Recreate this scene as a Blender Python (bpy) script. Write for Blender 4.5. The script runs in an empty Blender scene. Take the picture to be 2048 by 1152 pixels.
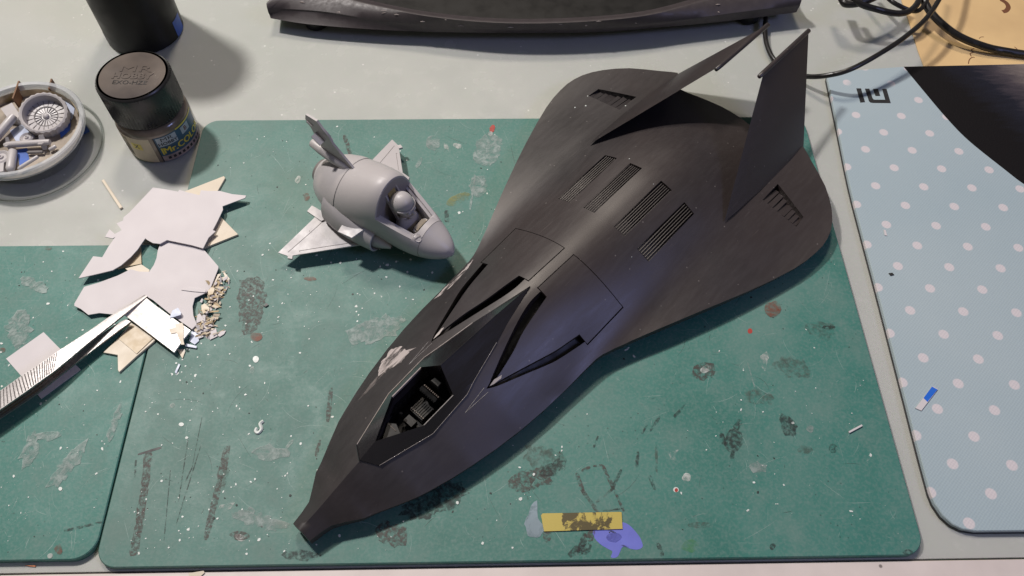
import bpy, bmesh, math, random
from mathutils import Vector, Matrix, noise
from mathutils.geometry import delaunay_2d_cdt
import numpy as np
S = bpy.context.scene
COL = S.collection
U = 0.01                                  # everything below is written in centimetres
rnd = random.Random(7)
# ------------------------------------------------------------------ camera
CP = Vector((-0.43345, -17.70038, 30.13343)); CYAW, CPIT, CROLL = -0.0314463, 0.5549124, 0.0168271; FPX = 1610.627
RC = Matrix.Rotation(CYAW, 3, 'Z') @ Matrix.Rotation(CPIT, 3, 'X') @ Matrix.Rotation(CROLL, 3, 'Z')
cd = bpy.data.cameras.new('camera'); cam = bpy.data.objects.new('camera', cd); COL.objects.link(cam)
cam.matrix_world = Matrix.Translation(CP * U) @ RC.to_4x4()
cd.sensor_fit = 'HORIZONTAL'; cd.sensor_width = 36; cd.lens = FPX / 2048 * 36
cd.clip_start = 0.005; cd.clip_end = 50
S.camera = cam
# ------------------------------------------------------------------ light of the room
W = bpy.data.worlds.new('World'); S.world = W; W.use_nodes = True
bg = W.node_tree.nodes['Background']; bg.inputs[0].default_value = (1.0, 0.95, 0.92, 1); bg.inputs[1].default_value = 0.095
def lamp(name, loc, target, size, power, color, shape='DISK', size_y=None):
    l = bpy.data.lights.new(name, 'AREA'); l.shape = shape; l.size = size * U; l.energy = power; l.color = color
    if size_y: l.size_y = size_y * U
    o = bpy.data.objects.new(name, l); COL.objects.link(o)
    o.location = Vector(loc) * U
    o.rotation_euler = (Vector(target) - Vector(loc)).to_track_quat('-Z', 'Y').to_euler()
    return o
lamp('desk_lamp', (-44, 38, 86), (0, 0, 0), 7, 8.8, (1.0, 0.945, 0.905))
lamp('ceiling_lamp', (-8, 95, 150), (0, 5, 0), 26, 11.0, (1.0, 0.88, 0.75))
lamp('window', (95, -42, 92), (0, 0, 0), 36, 3.0, (0.42, 0.48, 1.0), 'RECTANGLE', 26)
S.view_settings.view_transform = 'Standard'; S.view_settings.look = 'None'; S.view_settings.exposure = 0.0; S.view_settings.gamma = 1.0
# ------------------------------------------------------------------ helpers
def at(px, py, z=0.0):
    d = RC @ Vector(((px - 1024) / FPX, (576 - py) / FPX, -1.0))
    t = (z - CP.z) / d.z
    p = CP + d * t
    return Vector((p.x, p.y, z))
def ats(pts, z=0.0): return [at(p[0], p[1], z if len(p) < 3 else p[2]) for p in pts]
def zz(s, ox, oy): return lambda *pts: [(ox + p[0] / s, oy + p[1] / s) + tuple(p[2:]) for p in pts]
def tag(o, label=None, cat=None, group=None, kind=None):
    if label: o['label'] = label
    if cat: o['category'] = cat
    if group: o['group'] = group
    if kind: o['kind'] = kind
    return o
def empty(name, loc, rz=0.0, label=None, cat=None, group=None):
    o = bpy.data.objects.new(name, None); COL.objects.link(o); o.empty_display_size = 0.01
    o.location = Vector(loc) * U; o.rotation_euler = (0, 0, rz)
    return tag(o, label, cat, group)
def smooth_by(me, ang):
    if ang is None: return
    bm = bmesh.new(); bm.from_mesh(me)
    for f in bm.faces: f.smooth = True
    for e in bm.edges:
        if len(e.link_faces) == 2 and e.calc_face_angle(0) > math.radians(ang): e.smooth = False
    bm.to_mesh(me); bm.free()
def ob(name, verts, faces, mat, parent=None, ang=30, origin=None, rec=True, mats=None, mi=None):
    """verts in cm, in the parent's frame (or the world's); origin = own pivot"""
    me = bpy.data.meshes.new(name)
    o0 = Vector(origin) if origin is not None else Vector((0, 0, 0))
    me.from_pydata([tuple((Vector(v) - o0) * U) for v in verts], [], faces)
    if rec:
        bm = bmesh.new(); bm.from_mesh(me); bmesh.ops.recalc_face_normals(bm, faces=bm.faces); bm.to_mesh(me); bm.free()
    for m in (mats or [mat]): me.materials.append(m)
    if mi:
        for i, k in enumerate(mi): me.polygons[i].material_index = k
    smooth_by(me, ang)
    o = bpy.data.objects.new(name, me); COL.objects.link(o)
    o.location = o0 * U
    if parent: o.parent = parent
    return o
class MB:
    def __init__(s): s.v = []; s.f = []
    def add(s, v, f):
        n = len(s.v); s.v += [Vector(p) for p in v]; s.f += [tuple(i + n for i in q) for q in f]; return s
    def box(s, c, d, rot=None):
        c = Vector(c); x, y, z = d[0] / 2, d[1] / 2, d[2] / 2
        P = [Vector((a * x, b * y, g * z)) for g in (-1, 1) for a, b in ((-1, -1), (1, -1), (1, 1), (-1, 1))]
        if rot is not None: P = [rot @ p for p in P]
        return s.add([c + p for p in P], [(3, 2, 1, 0), (4, 5, 6, 7), (0, 1, 5, 4), (1, 2, 6, 5), (2, 3, 7, 6), (3, 0, 4, 7)])
    def prism(s, poly, z0, z1, bev=0.0):
        """poly: 2-D or 3-D points (their own z then added); z0,z1 thickness range"""
        P = [Vector((p[0], p[1], p[2] if len(p) > 2 else 0)) for p in poly]; n = len(P)
        a = sum(P[i].x * P[(i + 1) % n].y - P[(i + 1) % n].x * P[i].y for i in range(n))
        if a < 0: P.reverse()
        if bev > 0:
            inn = []
            for i in range(n):
                d1 = (P[i] - P[i - 1]).normalized(); d2 = (P[(i + 1) % n] - P[i]).normalized()
                nn = Vector((-d1.y - d2.y, d1.x + d2.x, 0)); L = nn.length
                nn = nn / L if L > 1e-6 else Vector((0, 0, 0))
                inn.append(P[i] + nn * bev)
            dz = lambda q: Vector((0, 0, q))
            v = [p + dz(z0) for p in P] + [p + dz(z1 - bev) for p in P] + [p + dz(z1) for p in inn]
            f = [tuple(range(n - 1, -1, -1)), tuple(range(2 * n, 3 * n))]
            for i in range(n):
                j = (i + 1) % n
                f += [(i, j, n + j, n + i), (n + i, n + j, 2 * n + j, 2 * n + i)]
            return s.add(v, f)
        v = [p + Vector((0, 0, z0)) for p in P] + [p + Vector((0, 0, z1)) for p in P]
        f = [tuple(range(n - 1, -1, -1)), tuple(range(n, 2 * n))] + [(i, (i + 1) % n, n + (i + 1) % n, n + i) for i in range(n)]
        return s.add(v, f)
    def lathe(s, prof, n=48, M=None, cap=True, fl=None):
        v = []; f = []
        for k, (r, z) in enumerate(prof):
            for i in range(n):
                a = 2 * math.pi * i / n
                rr = r * (1 + (fl[k] * (1 if i % 2 else -1) if fl else 0))
                v.append(Vector((rr * math.cos(a), rr * math.sin(a), z)))
        m = len(prof)
        for k in range(m - 1):
            for i in range(n):
                j = (i + 1) % n; f.append((k * n + i, k * n + j, (k + 1) * n + j, (k + 1) * n + i))
        if cap:
            if prof[0][0] > 1e-5: f.append(tuple(range(n - 1, -1, -1)))
            if prof[-1][0] > 1e-5: f.append(tuple(range((m - 1) * n, m * n)))
        if M is not None: v = [M @ p for p in v]
        return s.add(v, f)
    def tube(s, pts, r, n=10, cap=True):
        P = [Vector(p) for p in pts]; R = r if isinstance(r, (list, tuple)) else [r] * len(P)
        v = []; f = []; up = None
        for i, p in enumerate(P):
            t = (P[min(i + 1, len(P) - 1)] - P[max(i - 1, 0)]).normalized()
            if up is None: up = t.orthogonal().normalized()
            up = (up - t * up.dot(t)).normalized(); b = t.cross(up)
            for k in range(n):
                a = 2 * math.pi * k / n; v.append(p + (up * math.cos(a) + b * math.sin(a)) * R[i])
        for i in range(len(P) - 1):
            for k in range(n):
                j = (k + 1) % n; f.append((i * n + k, i * n + j, (i + 1) * n + j, (i + 1) * n + k))
        if cap: f += [tuple(range(n - 1, -1, -1)), tuple(range((len(P) - 1) * n, len(P) * n))]
        return s.add(v, f)
    def loft(s, rows, close=False):
        n = len(rows[0]); v = [p for r in rows for p in r]; f = []
        for i in range(len(rows) - 1):
            for k in range(n if close else n - 1):
                j = (k + 1) % n; f.append((i * n + k, i * n + j, (i + 1) * n + j, (i + 1) * n + k))
        return s.add(v, f)
    def obj(s, name, mat, parent=None, ang=30, origin=None, rec=True): return ob(name, s.v, s.f, mat, parent, ang, origin, rec)
def spline(P, k=8):
    P = [Vector(p) for p in P]; out = []
    for i in range(len(P) - 1):
        a, b, c, d = P[max(i - 1, 0)], P[i], P[i + 1], P[min(i + 2, len(P) - 1)]
        for q in range(k):
            t = q / k; out.append(0.5 * ((2 * b) + (c - a) * t + (2 * a - 5 * b + 4 * c - d) * t * t + (3 * b - a - 3 * c + d) * t ** 3))
    return out + [P[-1]]
def rrect(x0, y0, x1, y1, r, n=8):
    out = []
    for cx, cy, a0 in ((x1 - r, y1 - r, 0), (x0 + r, y1 - r, 90), (x0 + r, y0 + r, 180), (x1 - r, y0 + r, 270)):
        for i in range(n + 1):
            a = math.radians(a0 + 90 * i / n); out.append((cx + r * math.cos(a), cy + r * math.sin(a)))
    return out
def cen(P): return sum((Vector((p[0], p[1], 0)) for p in P), Vector()) / len(P)
def text_mesh(body, size, depth=0.0, bold=0.0):
    if 'M' in body: bold = 0.0
    c = bpy.data.curves.new('t', 'FONT'); c.body = body; c.size = size; c.extrude = depth; c.offset = bold; c.align_x = 'CENTER'; c.align_y = 'CENTER'; c.resolution_u = 2
    o = bpy.data.objects.new('t', c); COL.objects.link(o)
    me = bpy.data.meshes.new_from_object(o)
    v = [p.co.copy() for p in me.vertices]; f = [tuple(p.vertices) for p in me.polygons]
    bpy.data.objects.remove(o); bpy.data.curves.remove(c); bpy.data.meshes.remove(me)
    return v, f
# ------------------------------------------------------------------ materials
def nt(name):
    m = bpy.data.materials.new(name); m.use_nodes = True; t = m.node_tree
    return m, t, t.nodes['Principled BSDF'], t.nodes, t.links
def rgba(c): return (c[0], c[1], c[2], 1)
def coords(N, L, scale=(1, 1, 1), rot=0.0, kind='Object'):
    tc = N.new('ShaderNodeTexCoord'); mp = N.new('ShaderNodeMapping'); mp.inputs['Scale'].default_value = scale; mp.inputs['Rotation'].default_value = (0, 0, rot)
    L.new(tc.outputs[kind], mp.inputs[0]); return mp.outputs[0]
def nz(N, L, vec, scale, detail=3, rough=0.55, dist=0.0):
    n = N.new('ShaderNodeTexNoise'); n.inputs['Scale'].default_value = scale; n.inputs['Detail'].default_value = detail; n.inputs['Roughness'].default_value = rough; n.inputs['Distortion'].default_value = dist
    if vec is not None: L.new(vec, n.inputs['Vector'])
    return n.outputs['Fac']
def ramp(N, L, fac, stops):
    r = N.new('ShaderNodeValToRGB'); e = r.color_ramp.elements
    while len(e) < len(stops): e.new(0.5)
    for k, (p, c) in enumerate(stops):
        e[k].position = p; e[k].color = rgba(c) if hasattr(c, '__len__') else (c, c, c, 1)
    L.new(fac, r.inputs[0]); return r.outputs[0]
def mix(N, L, fac, a, b, mode='MIX'):
    m = N.new('ShaderNodeMix'); m.data_type = 'RGBA'; m.blend_type = mode
    for sock, val in ((m.inputs[0], fac), (m.inputs[6], a), (m.inputs[7], b)):
        if hasattr(val, 'is_linked'): L.new(val, sock)
        elif isinstance(val, (int, float)): sock.default_value = val
        else: sock.default_value = rgba(val)
    return m.outputs[2]
def bump(N, L, B, h, strength=0.3, dist=0.01):
    b = N.new('ShaderNodeBump'); b.inputs['Strength'].default_value = strength; b.inputs['Distance'].default_value = dist * U * 10
    L.new(h, b.inputs['Height']); L.new(b.outputs[0], B.inputs['Normal'])
def plain(name, c, rough=0.5, var=0.12, scale=120, spec=0.5, metal=0.0, bmp=0.0, coat=0.0, bscale=None, c2=None):
    m, t, B, N, L = nt(name)
    v = coords(N, L)
    f = nz(N, L, v, scale, 4)
    a = tuple(x * (1 - var) for x in c); b = c2 or tuple(min(1, x * (1 + var)) for x in c)
    L.new(ramp(N, L, f, [(0.3, a), (0.7, b)]), B.inputs['Base Color'])
    f2 = nz(N, L, v, scale * 2.3, 2)
    L.new(ramp(N, L, f2, [(0.3, max(0.02, rough - 0.08)), (0.7, min(1, rough + 0.08))]), B.inputs['Roughness'])
    B.inputs['Specular IOR Level'].default_value = spec; B.inputs['Metallic'].default_value = metal
    B.inputs['Coat Weight'].default_value = coat; B.inputs['Coat Roughness'].default_value = 0.1
    if bmp: bump(N, L, B, nz(N, L, v, bscale or scale * 5, 3), bmp, 0.002)
    return m
def mat_cutting(name, seed):
    m, t, B, N, L = nt(name)
    v0 = coords(N, L); ad = N.new('ShaderNodeVectorMath'); ad.inputs[1].default_value = (seed, seed * 0.7, 0); L.new(v0, ad.inputs[0]); v = ad.outputs[0]
    big = nz(N, L, v, 14, 5, 0.6, 0.6); mid = nz(N, L, v, 60, 5, 0.65, 0.4); fine = nz(N, L, v, 900, 2, 0.6)
    c = ramp(N, L, big, [(0.33, (0.020, 0.138, 0.110)), (0.52, (0.040, 0.172, 0.142)), (0.72, (0.090, 0.205, 0.176))])
    c = mix(N, L, ramp(N, L, mid, [(0.5, 0.0), (0.78, 0.55)]), c, (0.15, 0.22, 0.195))
    c = mix(N, L, ramp(N, L, fine, [(0.42, 0.0), (0.75, 0.4)]), c, (0.17, 0.24, 0.22))
    mp = N.new('ShaderNodeMapping'); mp.inputs['Scale'].default_value = (2.2, 1, 1); mp.inputs['Rotation'].default_value = (0, 0, 0.5); L.new(v, mp.inputs[0])
    vo = N.new('ShaderNodeTexVoronoi'); vo.inputs['Scale'].default_value = 330; L.new(v, vo.inputs['Vector'])
    dk = ramp(N, L, vo.outputs['Distance'], [(0.06, 0.75), (0.13, 0.0)])
    vs = N.new('ShaderNodeTexVoronoi'); vs.inputs['Scale'].default_value = 140; vs.inputs['Randomness'].default_value = 1; L.new(v, vs.inputs['Vector'])
    dk2 = mix(N, L, ramp(N, L, nz(N, L, v, 45, 2), [(0.52, 0.0), (0.62, 1.0)]), (0, 0, 0), dk)
    c = mix(N, L, dk2, c, (0.012, 0.035, 0.03))
    for k, (rot, sc, th) in enumerate(((0.4, 30, 0.70), (1.25, 26, 0.71), (2.3, 34, 0.72))):
        q = N.new('ShaderNodeMapping'); q.inputs['Rotation'].default_value = (0, 0, rot); q.inputs['Scale'].default_value = (1.2, 34, 1); L.new(v, q.inputs[0])
        s = nz(N, L, q.outputs[0], sc, 3, 0.6, 0.25)
        c = mix(N, L, ramp(N, L, s, [(th, 0.0), (th + 0.05, 0.45)]), c, (0.22, 0.30, 0.28))
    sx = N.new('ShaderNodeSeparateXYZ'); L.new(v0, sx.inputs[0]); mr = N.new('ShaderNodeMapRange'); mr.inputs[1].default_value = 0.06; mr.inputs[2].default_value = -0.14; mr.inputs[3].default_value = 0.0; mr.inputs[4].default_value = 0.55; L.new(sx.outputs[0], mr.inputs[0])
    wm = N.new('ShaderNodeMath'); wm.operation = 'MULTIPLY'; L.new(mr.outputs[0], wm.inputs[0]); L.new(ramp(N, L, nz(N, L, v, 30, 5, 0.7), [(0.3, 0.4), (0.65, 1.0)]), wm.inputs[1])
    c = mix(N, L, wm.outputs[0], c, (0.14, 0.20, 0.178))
    L.new(c, B.inputs['Base Color'])
    L.new(ramp(N, L, mid, [(0.3, 0.48), (0.7, 0.68)]), B.inputs['Roughness'])
    bump(N, L, B, fine, 0.14, 0.003)
    return m
def mat_hull(name, base=(0.0240, 0.0205, 0.0215), rough=0.40, ax=0.82, streak=1.0, coat=0.0, bm=0.05):
    m, t, B, N, L = nt(name)
    v = coords(N, L)
    q = N.new('ShaderNodeMapping'); q.inputs['Scale'].default_value = (1.0, 6, 6); L.new(v, q.inputs[0])
    st = nz(N, L, q.outputs[0], 75, 6, 0.72, 0.3)
    cl = nz(N, L, v, 24, 4, 0.6, 0.5); gr = nz(N, L, v, 700, 2)
    b2 = tuple(x * 1.45 for x in base)
    c = ramp(N, L, cl, [(0.3, tuple(x * 0.8 for x in base)), (0.72, b2)])
    c = mix(N, L, ramp(N, L, nz(N, L, v, 11, 3, 0.5, 0.4), [(0.42, 0.0), (0.62, 0.6)]), c, tuple(x * y for x, y in zip(base, (1.5, 1.25, 1.15))))
    c = mix(N, L, ramp(N, L, st, [(0.45, 0.0), (0.85, 0.14 * streak)]), c, (0.080, 0.072, 0.071))
    q2 = N.new('ShaderNodeMapping'); q2.inputs['Scale'].default_value = (1.0, 42, 42); q2.inputs['Rotation'].default_value = (0, 0, 0.06); L.new(v, q2.inputs[0])
    sc = nz(N, L, q2.outputs[0], 34, 3, 0.6)
    c = mix(N, L, ramp(N, L, sc, [(0.70, 0.0), (0.76, 0.30 * streak)]), c, (0.20, 0.17, 0.16))
    vo = N.new('ShaderNodeTexVoronoi'); vo.inputs['Scale'].default_value = 150; L.new(v, vo.inputs['Vector'])
    c = mix(N, L, ramp(N, L, vo.outputs['Distance'], [(0.035, 0.5 * streak), (0.06, 0.0)]), c, (0.20, 0.18, 0.17))
    L.new(c, B.inputs['Base Color'])
    L.new(ramp(N, L, st, [(0.3, rough - 0.03), (0.75, rough + 0.06)]), B.inputs['Roughness'])
    B.inputs['Specular IOR Level'].default_value = 0.75; B.inputs['Coat Weight'].default_value = coat; B.inputs['Coat Roughness'].default_value = 0.12
    mx = mix(N, L, 0.4, st, gr)
    bump(N, L, B, mx, bm, 0.003)
    return m
def mat_stain(name, c, dens=0.5, scale=160, rough=0.6, lo=0.38, hi=0.62, st=(1, 1, 1)):
    m, t, B, N, L = nt(name)
    v = coords(N, L, st); f = nz(N, L, v, scale, 5, 0.7, 0.4)
    al = ramp(N, L, f, [(lo, 0.0), (hi, dens)])
    L.new(al, B.inputs['Alpha'])
    L.new(ramp(N, L, nz(N, L, v, scale * 0.4, 3), [(0.3, tuple(x * 0.8 for x in c)), (0.7, tuple(min(1, x * 1.2) for x in c))]), B.inputs['Base Color'])
    B.inputs['Roughness'].default_value = rough
    return m
def mat_clear(name, tint=(0.95, 0.97, 0.96), haze=0.06):
    m = bpy.data.materials.new(name); m.use_nodes = True; t = m.node_tree; N = t.nodes; L = t.links; N.clear()
    out = N.new('ShaderNodeOutputMaterial'); tr = N.new('ShaderNodeBsdfTransparent'); tr.inputs[0].default_value = rgba(tint)
    gl = N.new('ShaderNodeBsdfGlossy'); gl.inputs['Roughness'].default_value = 0.08
    df = N.new('ShaderNodeBsdfDiffuse'); df.inputs[0].default_value = (0.75, 0.75, 0.72, 1)
    lw = N.new('ShaderNodeLayerWeight'); lw.inputs[0].default_value = 0.35
    m1 = N.new('ShaderNodeMixShader'); m2 = N.new('ShaderNodeMixShader')
    v = coords(N, L); h = ramp(N, L, nz(N, L, v, 60, 4), [(0.4, haze * 0.4), (0.7, haze * 2.2)])
    L.new(h, m1.inputs[0]); L.new(tr.outputs[0], m1.inputs[1]); L.new(df.outputs[0], m1.inputs[2])
    mf = N.new('ShaderNodeMath'); mf.operation = 'MULTIPLY'; mf.inputs[1].default_value = 0.55; L.new(lw.outputs['Fresnel'], mf.inputs[0])
    L.new(mf.outputs[0], m2.inputs[0]); L.new(m1.outputs[0], m2.inputs[1]); L.new(gl.outputs[0], m2.inputs[2]); L.new(m2.outputs[0], out.inputs[0])
    return m
def mat_table():
    m, t, B, N, L = nt('milky_glass')
    v = coords(N, L)
    c = ramp(N, L, nz(N, L, v, 9, 4, 0.6, 0.5), [(0.3, (0.415, 0.435, 0.40)), (0.7, (0.455, 0.465, 0.435))])
    c = mix(N, L, ramp(N, L, nz(N, L, v, 120, 5, 0.7), [(0.56, 0.0), (0.8, 0.35)]), c, (0.60, 0.60, 0.57))
    vo = N.new('ShaderNodeTexVoronoi'); vo.inputs['Scale'].default_value = 95; L.new(v, vo.inputs['Vector'])
    c = mix(N, L, ramp(N, L, vo.outputs['Distance'], [(0.035, 0.7), (0.06, 0.0)]), c, (0.75, 0.75, 0.72))
    L.new(c, B.inputs['Base Color']); L.new(ramp(N, L, nz(N, L, v, 50, 4), [(0.3, 0.16), (0.75, 0.32)]), B.inputs['Roughness'])
    B.inputs['Subsurface Weight'].default_value = 0.3; B.inputs['Subsurface Radius'].default_value = (0.009, 0.012, 0.009); B.inputs['Subsurface Scale'].default_value = 1.0
    return m
M = {}
M['table'] = mat_table()
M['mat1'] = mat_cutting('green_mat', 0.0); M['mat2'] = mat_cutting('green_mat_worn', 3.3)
M['hull'] = mat_hull('black_primer'); M['hullgloss'] = mat_hull('black_gloss', (0.010, 0.009, 0.011), 0.20, streak=0.12, coat=0.4, bm=0.02)
M['hulldark'] = plain('black_recess', (0.016, 0.013, 0.0125), 0.5, 0.2, 90)
M['cockpit'] = plain('cockpit_black', (0.0045, 0.0045, 0.005), 0.36, 0.25, 150, spec=0.22)
M['primer'] = plain('bare_scrape', (0.42, 0.38, 0.365), 0.6, 0.12, 300)
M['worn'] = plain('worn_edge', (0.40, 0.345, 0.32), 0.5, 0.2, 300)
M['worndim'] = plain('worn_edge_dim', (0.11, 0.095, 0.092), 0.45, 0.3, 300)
M['grey'] = plain('grey_styrene', (0.435, 0.412, 0.412), 0.40, 0.02, 90, bmp=0.05, bscale=600)
M['greydark'] = plain('grey_seam', (0.17, 0.155, 0.15), 0.6, 0.1, 90)
M['cream'] = plain('cream_styrene', (0.60, 0.525, 0.41), 0.45, 0.08, 60)
M['tan'] = plain('tan_tape', (0.46, 0.36, 0.22), 0.4, 0.12, 90)
M['resin'] = plain('yellow_resin', (0.38, 0.29, 0.12), 0.5, 0.15, 200)
M['white'] = plain('white_styrene', (0.585, 0.55, 0.56), 0.6, 0.008, 25)
M['plate'] = plain('white_plate', (0.84, 0.80, 0.76), 0.2, 0.03, 260, c2=(0.88, 0.83, 0.78))
M['steel'] = plain('brushed_steel', (0.27, 0.255, 0.25), 0.42, 0.12, 500, metal=0.7, bmp=0.12, bscale=1400)
M['rust'] = plain('stained_steel', (0.30, 0.22, 0.13), 0.5, 0.5, 160, metal=0.4)
M['edge'] = plain('white_metal_edge', (0.62, 0.55, 0.52), 0.45, 0.06, 60)
_t = M['edge'].node_tree; _N, _L, _B = _t.nodes, _t.links, _t.nodes['Principled BSDF']
_v = _N.new('ShaderNodeTexVoronoi'); _v.inputs['Scale'].default_value = 110; _L.new(coords(_N, _L), _v.inputs['Vector'])
_src = _B.inputs['Base Color'].links[0].from_socket
_L.new(mix(_N, _L, ramp(_N, _L, _v.outputs['Distance'], [(0.05, 0.8), (0.09, 0.0)]), _src, (0.10, 0.08, 0.075)), _B.inputs['Base Color'])
M['blackplastic'] = plain('black_plastic', (0.042, 0.034, 0.036), 0.5, 0.15, 200, bmp=0.2, bscale=900)
M['blackgloss'] = plain('black_glossy', (0.006, 0.006, 0.006), 0.42, 0.1, 60, spec=0.3)
M['cable'] = plain('black_cable', (0.012, 0.011, 0.011), 0.35, 0.2, 60)
M['paper'] = plain('tan_paper', (0.66, 0.45, 0.22), 0.7, 0.10, 22, c2=(0.74, 0.52, 0.25))
M['brown'] = plain('brown_ink', (0.16, 0.06, 0.025), 0.7, 0.1, 50)
M['lid'] = plain('lid_black', (0.020, 0.019, 0.019), 0.30, 0.2, 80, bmp=0.1)
M['lidtop'] = plain('lid_top', (0.075, 0.066, 0.068), 0.22, 0.4, 24, c2=(0.17, 0.14, 0.115))
M['jarglass'] = plain('jar_paint', (0.20, 0.155, 0.115), 0.18, 0.5, 70, coat=0.4)
M['lblue'] = plain('label_blue', (0.035, 0.085, 0.14), 0.4, 0.25, 200)
M['lwhite'] = plain('label_pale', (0.36, 0.40, 0.43), 0.4, 0.2, 200)
M['lcream'] = plain('label_cream', (0.52, 0.43, 0.30), 0.45, 0.15, 120)
M['lyellow'] = plain('label_yellow', (0.62, 0.50, 0.06), 0.4, 0.15, 200)
M['lpink'] = plain('label_pinkgrey', (0.34, 0.26, 0.24), 0.45, 0.25, 200)
M['ink'] = plain('dark_ink', (0.02, 0.02, 0.022), 0.5, 0.1, 100)
M['bluetape'] = plain('blue_tape', (0.035, 0.10, 0.38), 0.5, 0.2, 80)
M['blueink'] = plain('blue_print', (0.02, 0.14, 0.62), 0.4, 0.08, 80)
M['palechip'] = plain('pale_blue_chip', (0.42, 0.47, 0.60), 0.4, 0.1, 80)
M['wood'] = plain('brown_divider', (0.17, 0.085, 0.04), 0.6, 0.3, 90)
M['crust'] = plain('crusted_residue', (0.42, 0.33, 0.20), 0.8, 0.4, 160, bmp=0.8, bscale=260, c2=(0.62, 0.52, 0.36))
M['frost'] = plain('frosted_plastic', (0.62, 0.64, 0.66), 0.25, 0.08, 60)
M['frost'].node_tree.nodes['Principled BSDF'].inputs['Alpha'].default_value = 0.52
M['clear'] = mat_clear('clear_plastic')
M['specklight'] = plain('white_speck', (0.60, 0.64, 0.61), 0.5, 0.15, 300)
M['speckdark'] = plain('dark_speck', (0.02, 0.03, 0.028), 0.6, 0.1, 300)
M['s_brown'] = mat_stain('stain_brown', (0.075, 0.045, 0.042), 0.66, 620, lo=.40, hi=.60)
M['s_dark'] = mat_stain('stain_dark', (0.018, 0.022, 0.022), 0.66, 560, lo=.40, hi=.60)
M['s_faint'] = mat_stain('stain_faint', (0.07, 0.07, 0.055), 0.45, 420, lo=.42, hi=.66)
M['s_white'] = mat_stain('stain_white', (0.52, 0.55, 0.52), 0.85, 220)
M['s_pale'] = mat_stain('stain_pale', (0.30, 0.37, 0.35), 0.75, 300, lo=.36, hi=.60)
M['s_grey'] = mat_stain('stain_greyblue', (0.23, 0.30, 0.34), 0.9, 120, lo=0.25, hi=0.5)
M['s_purple'] = plain('stain_purple', (0.13, 0.15, 0.52), 0.45, 0.1, 120)
M['s_red'] = plain('stain_red', (0.35, 0.04, 0.03), 0.5, 0.1, 200)
M['s_redb'] = mat_stain('stain_redbrown', (0.20, 0.06, 0.035), 0.7, 200)
M['s_green'] = mat_stain('stain_lime', (0.06, 0.26, 0.05), 0.5, 90)
M['s_yellow'] = mat_stain('stain_yellow', (0.28, 0.26, 0.06), 0.5, 200)
# ================================================================== SETTING
def struct(o): return tag(o, kind='structure')
struct(MB().prism([(-60, -10.86), (60, -10.86), (60, 70), (-60, 70)], -1.0, 0.0).obj('table_top', M['table'], ang=None))
e_ = MB(); e_.prism([(-60, -16), (60, -16), (60, -10.93), (-60, -10.93)], -1.2, 0.04, 0.05); struct(e_.obj('table_edge', M['edge']))
# ------------------------------------------------------------------ cutting mats
def cutting_mat(poly, m, label):
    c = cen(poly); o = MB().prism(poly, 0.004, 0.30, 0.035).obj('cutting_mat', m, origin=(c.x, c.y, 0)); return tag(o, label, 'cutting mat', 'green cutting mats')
MATP = rrect(-15.0, -10.8, 15.0, 10.8, 0.75)
mat1 = cutting_mat(MATP, M['mat1'], 'large paint-stained green cutting mat lying under the black spaceship model')
mat2 = cutting_mat(rrect(-34, -10.50, -15.07, 3.27, 0.85), M['mat2'], 'scuffed green cutting mat at the left edge, lying under the tweezers')
ZM = 0.30
seedn = [0]
def blob(P, nz_=0.18, k=5, step=0.12):
    """roughen a closed outline"""
    out = []; n = len(P); seedn[0] += 1
    P = [Vector((p[0], p[1], 0)) for p in P]; c = sum(P, Vector()) / n
    for i in range(n):
        a, b = P[i], P[(i + 1) % n]; q = max(1, int((b - a).length / step))
        for j in range(q):
            p = a.lerp(b, j / q); w = noise.noise(Vector((p.x * k, p.y * k, seedn[0] * 3.7)))
            out.append(p + (p - c).normalized() * w * nz_)
    return out
lay = [0]
def stain(pts, m, owner, name='paint_stain', rough=0.06, k=5.0, raw=False, z=ZM, label=None):
    """flat patch of dried paint; pts are photo pixels traced onto the mat's top"""
    lay[0] = (lay[0] + 1) % 40
    P = pts if raw else [at(p[0], p[1], z) for p in pts]
    P = blob(P, rough, k); h = z + 0.003 + 0.0006 * lay[0]
    c = cen(P); n = len(P)
    o = ob(name, [(p.x - owner.location.x / U, p.y - owner.location.y / U, h - owner.location.z / U) for p in P], [tuple(range(n))], m, owner, None)
    if o.data.polygons[0].normal.z < 0: o.data.flip_normals()
    if label: o['label'] = label
    return o
def smear(p0, p1, w, m, owner=None, **kw):
    a, b = at(p0[0], p0[1], ZM), at(p1[0], p1[1], ZM); d = (b - a); n = Vector((-d.y, d.x, 0)).normalized() * w / 2; L = 7
    up = []; dn = []
    for i in range(L + 1):
        t = i / L; p = a.lerp(b, t); s = 1 + 0.3 * noise.noise(Vector((p.x * 2, p.y * 2, 9)));
        if i in (0, L): s *= 0.6
        up.append(p + n * s); dn.append(p - n * s)
    return stain(up + dn[::-1], m, owner or mat1, raw=True, rough=min(0.05, w * 0.3), **kw)
def ell(px, py, rx, ry, rot=0, n=14):
    return [(px + rx * math.cos(a) * math.cos(rot) - ry * math.sin(a) * math.sin(rot), py + rx * math.cos(a) * math.sin(rot) + ry * math.sin(a) * math.cos(rot)) for a in [2 * math.pi * i / n for i in range(n)]]
A = mat1
smear((297, 905), (290, 975), 0.32, M['s_brown']); smear((290, 970), (278, 1050), 0.30, M['s_brown']); smear((279, 1045), (266, 1112), 0.30, M['s_brown'])
smear((276, 909), (323, 895), 0.09, M['ink'], label='dark ruled ink dash')
smear((455, 892), (440, 960), 0.28, M['s_brown']); smear((441, 955), (411, 1080), 0.24, M['s_brown']); smear((452, 935), (440, 985), 0.30, M['s_faint'])
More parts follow.
